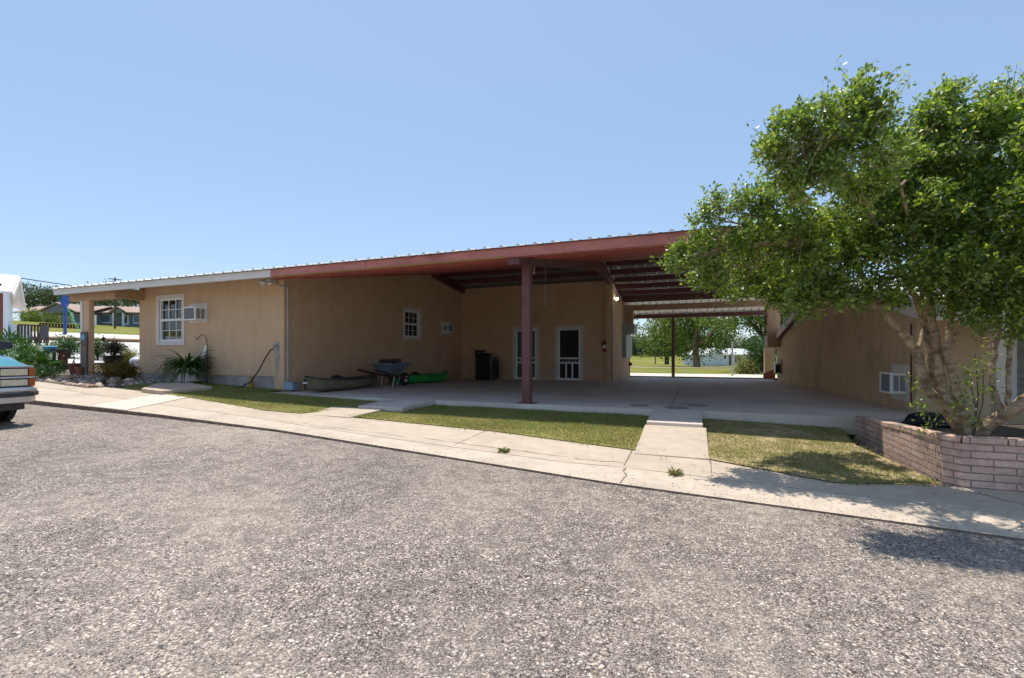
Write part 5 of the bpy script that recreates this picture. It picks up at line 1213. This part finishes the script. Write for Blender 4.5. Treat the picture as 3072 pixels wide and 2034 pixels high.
for sy in (-1,1):
    b = MB(); b.loft([[tx(-1.55+dx,sy*(y),z) for y, z in ((1.03,1.14),(1.25,1.15),(1.29,1.19),(1.27,1.27),(1.04,1.31),(1.01,1.24))] for dx in (0,.10)]); b.build('wing_mirror', M['dark_plastic'], truck, bevel=.015)
    b = MB(); b.bar(tx(-1.5,sy*.93,1.02),tx(-1.5,sy*1.06,1.17),.04,.03); b.build('mirror_arm', M['dark_plastic'], truck)
b = MB(); b.bar(tx(-1.74,.1,1.205),tx(-1.87,.6,1.27),.02,.015); b.build('wiper', M['black'], truck)

# ------------------------------------------------------------------ background on the left
def quadstrip(name, pts, m, label, cat, off=.02):
    """pts: list of (A,B) pairs of xy; draped"""
    b = MB(); g = []
    for a, c in pts: g.append([(a[0]+(c[0]-a[0])*k/6, a[1]+(c[1]-a[1])*k/6, zg(a[0]+(c[0]-a[0])*k/6, a[1]+(c[1]-a[1])*k/6)+off) for k in range(7)])
    b.loft(g, closed=False); return tag(b.build(name, m, fix=False), label, cat, kind='structure')
def dp(px, d):
    u = (px-CX)/F_; return (d*(-sn+u*cs), d*(cs+u*sn))
# forecourt and road: constant-X bands because the ground rises to the left
yy = rng(-30,120,30)
for nm, x0, x1, m, lab, cat, of in (('driveway',-36.5,-19.3,M['road'],'pale concrete forecourt beyond the porch column','driveway',.05),('road',-54,-39.5,M['road'],'pale road at the foot of the grass bank','road',.06)):
    b = MB(); g = []
    for y in yy: g.append([(x, y, zg(x, max(y,7.71))+of) for x in rng(x0,x1,8)])
    b.loft(g, closed=False); tag(b.build(nm, m, fix=False), lab, cat, kind='structure')
b = MB(); g = []
for y in yy: g.append([(-39.4,y,zg(-39.4,8)-.1),(-39.4,y,zg(-39.4,8)+.2),(-37.6,y,zg(-37.6,8)+.2),(-37.6,y,zg(-37.6,8)-.1)])
b.loft(g, closed=False); tag(b.build('kerb', M['stone_tan'], fix=False), 'brown raised kerb island between forecourt and road', 'kerb', kind='structure')
# neighbour building
Pn = sight(38,880,d=22); Pf = sight(75,926,d=29); Pa = sight(58,851,d=25.5)
gd = (Vector((Pf.x,Pf.y,0))-Vector((Pn.x,Pn.y,0))); W_ = gd.length; gd /= W_; rd = Vector((gd.y,-gd.x,0))*(1 if gd.y*0-gd.x*1 < 9 else 1)
rd = Vector((-gd.y,gd.x,0)); rd = -rd if rd.y > 0 else rd
nb = thing('neighbour_house', 'white gabled neighbour building at the far left edge', 'house', (Pn.x,Pn.y,zg(Pn.x,Pn.y)))
A = Vector((Pn.x,Pn.y,0)); eave = Pn.z; rz_ = eave+1.35; LB = 14
def nbp(s_, l_, z): q = A+gd*s_+rd*l_; return (q.x, q.y, z)
b = MB(); zb = zg(A.x,A.y)-1; oh = .5
b.add([nbp(oh,.5,zb),nbp(W_-oh,.5,zb),nbp(W_-oh,.5,eave+.05),nbp(W_/2,.5,rz_-.06),nbp(oh,.5,eave+.05),nbp(oh,LB,zb),nbp(oh,LB,eave+.05),nbp(W_-oh,LB,zb),nbp(W_-oh,LB,eave+.05)], [(0,1,2,3,4),(0,4,6,5),(1,7,8,2)])
b.build('wall', M['white_siding'], nb)
b = MB(); 
for s0, z0_, s1, z1_ in ((-.1,eave-.03,W_/2,rz_),(W_/2,rz_,W_+.1,eave-.03)): b.hexa([nbp(s0,0,z0_),nbp(s1,0,z1_),nbp(s1,LB,z1_),nbp(s0,LB,z0_)],[nbp(s0,0,z0_+.1),nbp(s1,0,z1_+.1),nbp(s1,LB,z1_+.1),nbp(s0,LB,z0_+.1)])
b.build('roof', M['roof_white'], nb)
b = MB()
for s0, z0_, s1, z1_ in ((-.12,eave-.25,W_/2,rz_-.2),(W_/2,rz_-.2,W_+.12,eave-.25)): b.hexa([nbp(s0,-.05,z0_),nbp(s1,-.05,z1_),nbp(s1,-.005,z1_),nbp(s0,-.005,z0_)],[nbp(s0,-.05,z0_+.22),nbp(s1,-.05,z1_+.22),nbp(s1,-.005,z1_+.22),nbp(s0,-.005,z0_+.22)])
b.build('bargeboard', M['fascia_white'], nb)
b = MB(); q = Vector(nbp(oh-.06,.44,0)); b.bar((q.x,q.y,zb),(q.x,q.y,eave),.16,.16,up=(0,1,0)); b.build('corner_post', M['brick_red'], nb)
b = MB(); b.bar(Vector(nbp(1.7,.47,zb+2.6)),Vector(nbp(1.7,.47,zb+4.1)),.9,.06,up=tuple(rd)); b.build('window', M['glass'], nb)
t = thing('air_conditioner', 'pale air conditioner jutting from the white neighbour building', 'air conditioner', nbp(6.4,.4,eave-2.0), 'window air conditioners')
b = MB(); b.bar(Vector(nbp(6.6,-.35,eave-1.6)),Vector(nbp(6.6,.45,eave-1.6)),1.0,.75); b.build('casing', M['white_siding'], t, bevel=.03)
b = MB(); b.bar(Vector(nbp(6.6,-.38,eave-1.6)),Vector(nbp(6.6,-.352,eave-1.6)),.8,.55); b.build('grille', M['ac_grille'], t)
# deck with rail and chair
rl = thing('deck_railing', 'dark wooden deck with a slatted railing beside the white neighbour building', 'deck', gz(105,1020,25))
a0 = gz(55,1020,24.5); a1 = gz(142,1020,25.5); zt_ = 1.2+(1066-976)/F_*25
dv_ = (a1-a0); b = MB(); b.bar((a0.x,a0.y,zt_),(a1.x,a1.y,zt_),.12,.07); b.bar((a0.x,a0.y,zt_-.95),(a1.x,a1.y,zt_-.95),.1,.08); b.build('rail', M['wood_dark'], rl)
b = MB()
for i in range(10): q = a0+dv_*i/9; b.bar((q.x,q.y,zt_-.93),(q.x,q.y,zt_-.03),.07 if i % 9 else .16,.06,up=(0,1,0))
b.build('balusters', M['wood_dark'], rl)
b = MB(); q0 = a0; b.hexa([(a0.x,a0.y,zt_-1.12),(a1.x,a1.y,zt_-1.12),(a1.x-1,a1.y+2.2,zt_-1.12),(a0.x-1,a0.y+2.2,zt_-1.12)],[(a0.x,a0.y,zt_-1.0),(a1.x,a1.y,zt_-1.0),(a1.x-1,a1.y+2.2,zt_-1.0),(a0.x-1,a0.y+2.2,zt_-1.0)]); b.build('floor', M['wood_dark'], rl)
for i in range(5):
    q = a0+dv_*i/4; b = MB(); b.bar((q.x,q.y,zg(q.x,q.y)-.1),(q.x,q.y,zt_-1.1),.14,.14,up=(0,1,0)); b.build('leg', M['wood_dark'], rl)
cpos = gz(120,1022,23.5); t = thing('garden_chair', 'dark garden chair standing at the end of the deck railing', 'chair', cpos)
ux = Vector((.93,.37,0)); vy = Vector((-.37,.93,0))
b = MB(); b.bar(cpos+ux*-.4+Vector((0,0,.42)),cpos+ux*.2+Vector((0,0,.42)),.45,.08); b.build('seat', M['dark_plastic'], t)
b = MB(); b.bar(cpos+ux*.16+Vector((0,0,.45)),cpos+ux*.24+Vector((0,0,1.0)),.42,.06,up=tuple(ux)); b.build('backrest', M['dark_plastic'], t)
for s1 in (-.35,.16):
    for s2 in (-.18,.18): b = MB(); q = cpos+ux*s1+vy*s2; b.bar(q,q+Vector((0,0,.42)),.07,.07,up=(0,1,0)); b.build('leg', M['wood_dark'], t)
# blue sign pole
bp_ = gz(195,1012,38); t = thing('sign_pole', 'tall blue roadside sign pole with a wider painted head', 'sign pole', bp_)
zt_ = 1.2+(1066-915)/F_*38; b = MB(); b.cyl((bp_.x,bp_.y,bp_.z-.2),(bp_.x,bp_.y,zt_),.11,.10,n=14); b.build('pole', M['blue_paint'], t)
b = MB(); q = Vector((bp_.x,bp_.y,0)); b.loft([[ (q.x+(s_*w_*ux.x)+vy.x*t_, q.y+(s_*w_*ux.y)+vy.y*t_, z) for s_, t_ in ((-1,-.12),(1,-.12),(1,.12),(-1,.12))] for z, w_ in ((zt_-.2,.08),(zt_+.1,.26),(zt_+.45,.24),(zt_+.62,.14),(zt_+.95,.12))]); b.build('head', M['blue_paint'], t)
b = MB(); g0 = sight(203,924,d=37.5); g1 = sight(236,990,d=36)
for i in range(9): q = g0.lerp(g1, i/9); q2 = g0.lerp(g1, (i+.7)/9); b.bar(q,q2,.12-.008*i,.03,up=(0,1,0))
b.tube([g0,g0.lerp(g1,.5)-Vector((0,0,.1)),g1], .012, 5)
tag(b.build('pennant_string', M['green_cloth']), 'string of green pennants slanting down from the blue sign pole', 'pennants')
# low rail fence on the bank
fe = thing('rail_fence', 'low brown rail fence of stubby posts on the grass bank', 'fence', gz(190,990,58))
f0 = gz(120,990,57); f1 = gz(240,990,60)
b = MB(); b.bar(f0+Vector((0,0,.50)),f1+Vector((0,0,.50)),.12,.09); b.bar(f0+Vector((0,0,.05)),f1+Vector((0,0,.05)),.12,.12); b.build('rail', M['wood_dark'], fe)
for i in range(14):
    q = f0.lerp(f1, i/13); b = MB(); b.cyl(q-Vector((0,0,.1)),q+Vector((0,0,.46)),.12,.12,n=10); b.build('post', M['wood_dark'], fe)
# ranch houses on the hill
def ranch(label, pxl, pxr, pyb, d, gable, dbl, door, win, seed):
    L0 = sight(pxl,pyb,d=d); L1 = sight(pxr,pyb,d=d*1.0); zb = min(L0.z,L1.z)
    ex = (Vector((L1.x,L1.y,0))-Vector((L0.x,L0.y,0))); Wd = ex.length; ex /= Wd; ey = Vector((-ex.y,ex.x,0)); O = Vector((L0.x,L0.y,zb))
    t = thing('ranch_house', label, 'house', tuple(O), 'grey ranch houses up the hill')
    def q(s_, l_, z): v = O+ex*s_+ey*l_; return (v.x, v.y, zb+z)
    H = 2.6; D = 9; rh = 1.75
    b = MB(); b.hexa([q(0,0,-3),q(Wd,0,-3),q(Wd,D,-3),q(0,D,-3)],[q(0,0,H),q(Wd,0,H),q(Wd,D,H),q(0,D,H)]); b.build('wall', M['grey_siding'], t)
    b = MB(); b.prism([q(-.8,-1,H-.05),q(-.8,D/2,H+rh),q(-.8,D+1,H-.05),q(-.8,D+1,H+.15),q(-.8,D/2,H+rh+.2),q(-.8,-1,H+.15)], ex*(Wd+1.6)); rf = b.build('roof', M['shingle'], t)
    b = MB(); c0, c1, ch = gable; cm = (c0+c1)/2
    b.prism([q(c0-.8,-2.2,H-.1),q(cm,-2.2,H+ch),q(c1+.8,-2.2,H-.1),q(c1+.8,-2.2,H+.15),q(cm,-2.2,H+ch+.25),q(c0-.8,-2.2,H+.15)], ey*5.5); b.build('porch_roof', M['shingle'], t)
    b = MB(); b.prism([q(c0,-1.9,H-.1),q(cm,-1.9,H+ch-.15),q(c1,-1.9,H-.1)], ey*.15); b.build('gable', M['grey_siding'], t)
    for c in (c0+.15,c1-.15):
        b = MB(); b.bar(q(c,-1.9,-.6),q(c,-1.9,H-.1),.3,.3,up=tuple(ey)); b.build('porch_post', M['white_siding'], t)
    for a, wv, z0_, z1_ in win:
        b = MB(); b.bar(Vector(q(a,-.08,(z0_+z1_)/2)),Vector(q(a+wv,-.08,(z0_+z1_)/2)),.12,z1_-z0_); o = b.build('window', M['white_siding'], t)
        b = MB(); b.bar(Vector(q(a+.2,-.15,(z0_+z1_)/2+.08)),Vector(q(a+wv-.2,-.15,(z0_+z1_)/2+.08)),.05,z1_-z0_-.4); b.build('pane', mat('pane_blue',(.13,.18,.25),(.1,.14,.2),1,.2), o)
    b = MB(); b.bar(Vector(q(door,-.08,1.05)),Vector(q(door+1.5,-.08,1.05)),.12,2.2); o = b.build('door', M['white_siding'], t)
    b = MB(); b.bar(Vector(q(door+.4,-.15,1.2)),Vector(q(door+1.1,-.15,1.2)),.04,1.5); b.build('pane', M['glass'], o)
    b = MB(); b.cyl(q(Wd*.55,D/2,H+rh),q(Wd*.55,D/2,H+rh+.8),.18,n=8); b.build('vent', M['white_siding'], rf); return t
s1 = 105/F_*1.0
ranch('grey ranch house with a broad front gable and a brown shingle roof', 62,268,975,100,(6.3,13.2,1.9),0,8.3,((2.2,3.4,.4,2.2),(10.4,3.6,.3,2.3)),1)
ranch('grey ranch house with a small entrance gable seen past the porch column', 272,440,975,103,(6.6,9.0,1.1),0,7.1,((1.1,3.6,.4,2.3),(9.6,3.2,.3,2.2)),2)
# shrubs in front of ranch houses
for i, (x, y, d, r, h, lab) in enumerate(((88,966,92,2.2,2.0,'rounded green shrub at the far end of the ranch house'),(103,966,90,1.9,1.9,'rounded green shrub nearer the ranch house porch'),(172,972,92,2.4,1.4,'low clipped shrub under the ranch house window'))):
    p = sight(x, y+4, d=d); shrub('clipped_shrub', lab, (p.x,p.y,p.z), r, h, M['oak'], 900, .35, 30+i)
# trees behind the ranch houses
tl = [(85,925,150,9.5,5.5),(105,930,155,8,5),(150,930,150,8.5,5.5),(175,930,155,9,5.5),(208,930,150,7,4.5),(285,930,150,8.5,5),(320,930,160,8.5,5),(352,930,150,9.5,5.5),(385,930,155,9,5.5),(415,930,145,7.5,5)]
dst = ['far dark tree left of the neighbour gap','far tree just right of the darkest one, above the first ranch roof','far airy tree left of the blue sign','far tree directly behind the blue sign','low far tree left of the porch column','far tree right of the porch column','far tree between two others over the second ranch roof','tallest far tree over the second ranch roof','far tree left of the house corner seen under the porch beam','low far tree nearest the house corner under the porch beam']
for i, (x, y, d, h, r) in enumerate(tl):
    p = sight(x, y, d=d); zb = p.z-2.5
    tree('far_tree', dst[i], (p.x,p.y,zb), h*1.15, r*.9, M['far_leaf'], 1700, .5, 50+i, 'trees behind the ranch houses', .3, low=.25)
# utility pole and wires
p = sight(345,850,d=75); t = thing('utility_pole', 'utility pole whose crossarm tops the left end of the roof', 'utility pole', (p.x,p.y,zg(p.x,8)), 'utility poles')
zt_ = 1.2+(1066-838)/F_*75; b = MB(); b.cyl((p.x,p.y,zg(p.x,8)-.3),(p.x,p.y,zt_+.3),.16,.11,n=10); b.build('pole', M['bark_dark'], t)
b = MB(); b.bar(Vector((p.x,p.y,zt_))-ux*1.1-Vector((0,0,-.12)),Vector((p.x,p.y,zt_))+ux*1.1-Vector((0,0,.1)),.1,.12); b.build('crossarm', M['bark_dark'], t)
for i, (a, c, lab) in enumerate((((-60,814,60),(345,868,75),'upper black wire running to the pole above the roof end'),((-60,846,62),(345,898,76),'lower thin wire running behind the roof end'))):
    A_ = sight(a[0],a[1],d=a[2]); B_ = sight(c[0],c[1] if i else 840,d=75) ; B_ = sight(215,857 if not i else 878,d=a[2]+6); E_ = B_+(B_-A_)*.5
    b = MB(); b.tube([A_+(A_-B_)*.4, A_, A_.lerp(B_,.5)-Vector((0,0,.05)), B_, E_+Vector((0,0,.3))], .06 if not i else .035, 5); tag(b.build('overhead_wire', M['cable']), lab, 'wire', 'overhead wires')
# mailbox like white box by the road
p = gz(277,972,95); b = MB(); b.box(p.x-.5,p.x+.5,p.y-.5,p.y+.5,p.z-.2,p.z+2.0); tag(b.build('roadside_cabinet', M['white'], bevel=.08), 'white roadside cabinet just right of the porch column', 'cabinet')

# ------------------------------------------------------------------ background through the carport
b = MB(); g = []
for x in rng(-30,30,24): g.append([(x, y, zg(x,y)+.03+(.02 if y > 24 else .05)) for y in rng(23.25,29.5,6)])
b.loft(g, closed=False); tag(b.build('gravel_drive', M['concrete_new'], fix=False), 'sunlit pale drive behind the carport', 'driveway', kind='structure')
b = MB(); g = []
for x in rng(-60,60,24): g.append([(x, y+.12*x*.5, zg(x,y+.06*x)+.05) for y in rng(55,58.5,3)])
b.loft(g, closed=False); tag(b.build('field_track', M['stone_pale'], fix=False), 'pale dirt track crossing the back field', 'track', kind='structure')
# low terracotta ramp wall and sunlit rear column
b = MB(); p = [sight(x, y, Y=22.6) for x, y in ((2291,1136),(2326,1136),(2326,1106),(2291,1121))]; b.prism([tuple(q) for q in p], (0,.15,0)); tag(b.build('ramp_wall', M['terracotta']), 'low sloping terracotta wall at the far right corner of the carport', 'low wall')
b = MB(); b.box(3.02,3.42,23.7,24.0,-.1,1.55); tag(b.build('rear_column', M['stucco']), 'sunlit tan column behind the right rear corner', 'column')
t = thing('meter_box', 'small grey meter box at the far end of the right wall', 'meter box', (3.1,20.7,.5))
b = MB(); b.box(2.98,3.19,20.5,20.9,.5,.88); b.build('body', M['grey_box'], t, bevel=.01); b = MB(); b.box(3.0,3.15,20.488,20.499,.53,.83); b.build('cover', M['black'], t); b = MB(); b.box(3.05,3.18,20.55,20.8,.9,1.05); b.build('socket', M['white'], t)
# big oak and friends
p = sight(2091,1099,d=65); tree('oak_tree', 'big spreading oak with a thick pale trunk in the back field', (p.x,p.y,p.z), 12.5, 7.2, M['oak'], 13000, .36, 71, trunk=.42, bark='bark', k=22, low=.16)
p = sight(2225,1115,d=36); tree('shade_tree', 'nearer dark shade tree whose limbs hang over the right of the gap', (p.x+1.5,p.y,p.z), 10.5, 5.4, M['oak'], 19000, .24, 72, trunk=.18, k=22, low=.26)
p = sight(2030,1090,d=75); tree('oak_tree', 'yellower tree left of the big oak', (p.x-1.5,p.y,p.z), 8.5, 4.6, M['oak'], 4500, .4, 73, k=12, low=.12)
p = sight(2275,1125,d=30); shrub('tall_shrub', 'tall light-green shrub by the far right corner of the carport', (p.x,p.y,p.z), 1.0, 2.2, M['strap'], 3000, .16, 74)
p = sight(2240,1125,d=30); shrub('tall_shrub', 'low grassy shrub left of the tall light-green one', (p.x,p.y,p.z), .9, .9, M['grass'], 1800, .16, 75)
ft = [(1885,1072,150),(1905,1073,160),(1925,1073,150),(1945,1073,165),(1968,1074,150),(1990,1075,160),(2012,1076,150),(2035,1076,165),(2060,1076,150),(2140,1080,150),(2170,1080,140),(2200,1082,150),(2232,1082,140),(2262,1084,150),(2295,1084,140),(2330,1084,150)]
for i, (x, y, d) in enumerate(ft):
    p = sight(x, y, d=d); rg = random.Random(i); tree('woodland_tree', 'far woodland tree in the wood closing the back field', (p.x,p.y,p.z-.4), rg.uniform(6.2,7.8)*(1 if i < 9 else 1.2), rg.uniform(3.4,4.4), M['far_leaf'], 1500, .55, 90+i, 'trees of the far wood', .25, low=.05, flat=.9, k=10)
# white cottage
def cottage():
    O = sight(2113,1097,d=88); E = sight(2268,1101,d=92); ex = Vector((E.x-O.x,E.y-O.y,0)); Wd = ex.length; ex /= Wd; ey = Vector((-ex.y,ex.x,0)); zb = O.z
    t = thing('white_cottage', 'white cottage with bright metal roofs across the back field', 'house', tuple(O))
    def q(s_, l_, z): v = O+ex*s_+ey*l_; return (v.x, v.y, zb+z)
    b = MB(); b.hexa([q(0,0,-.6),q(Wd,0,-.6),q(Wd,6,-.6),q(0,6,-.6)],[q(0,0,2.3),q(Wd,0,2.3),q(Wd,6,2.3),q(0,6,2.3)]); b.build('wall', M['white_siding'], t)
    b = MB(); b.add([q(.0,-.02,2.3),q(3.6,-.02,2.3),q(2.2,-.02,3.25)], [(0,1,2)]); b.build('gable', M['white_siding'], t)
    b = MB(); b.prism([q(-.3,-.5,2.1),q(2.2,-.5,3.35),q(4.2,-.5,2.35),q(4.2,-.5,2.25),q(2.2,-.5,3.25),q(-.3,-.5,2.0)], ey*6.5); b.build('roof', M['roof_white'], t)
    for a, c, h in ((4.3,7.0,1.0),(6.9,Wd+.3,1.15)):
        b = MB(); b.add([q(a,-.5,2.15),q(c,-.5,2.15),q(c-.9,2.7,2.2+h),q(a+.7,2.7,2.2+h),q(a,6.3,2.15),q(c,6.3,2.15)], [(0,1,2,3),(3,2,5,4),(0,3,4),(1,5,2)]); b.build('roof', M['roof_white'], t)
    for a, wv, z0_, z1_ in ((4.7,.35,1.3,1.8),(7.4,.5,.6,1.75),(8.2,.5,.6,1.75)):
        b = MB(); b.bar(Vector(q(a,-.05,(z0_+z1_)/2)),Vector(q(a+wv,-.05,(z0_+z1_)/2)),.08,z1_-z0_); b.build('window', M['glass'], t)
    b = MB(); b.bar(Vector(q(5.9,-.05,.95)),Vector(q(6.7,-.05,.95)),.08,1.9); b.build('door', M['glass'], t)
cottage()
p = sight(1966,1089,d=95); b = MB(); b.cyl((p.x,p.y,p.z-.2),(p.x+.1,p.y,1.2+73/F_*95),.12,.09,n=8); t = thing('utility_pole', 'thin utility pole standing in the back field', 'utility pole', tuple(p), 'utility poles'); b.build('pole', M['bark_dark'], t)
for i, (y0, y1) in enumerate(((1007,1016),(1018,1030))):
    A_ = sight(1800,y0-10,d=80); B_ = sight(1966,y1-2,d=95); b = MB(); b.tube([A_, A_.lerp(B_,.5)-Vector((0,0,.2)), B_], .03, 5); tag(b.build('overhead_wire', M['cable']), ['upper wire meeting the thin pole in the back field','lower wire meeting the thin pole in the back field'][i], 'wire', 'overhead wires')
p = sight(2197,1139,d=24); b = MB(); b.cyl((p.x,p.y,.0),(p.x,p.y,1.2+38/F_*24),.045,n=10); b.lathe([(.05,0),(.03,.05)],(p.x,p.y,1.2+38/F_*24),10); tag(b.build('fence_post', M['galv']), 'lone grey metal post at the back edge of the slab', 'post')
# weeds in the sidewalk joints
rg = random.Random(21)
for i, (x, y) in enumerate(((1511,1353),(2025,1412))):
    p = sight(x, y, z=.09); z = zg(p.x,p.y); t = thing('weed_tuft', ['grassy weed tuft in the kerb joint below the carport post','leafy weed at the foot of the main path'][i], 'weed', (p.x,p.y,z), 'weeds in the paving joints')
    straps('leaves', M['grass'], t, (p.x,p.y,z), 46, .075, .004, i, rise=1.2, droop=.7)
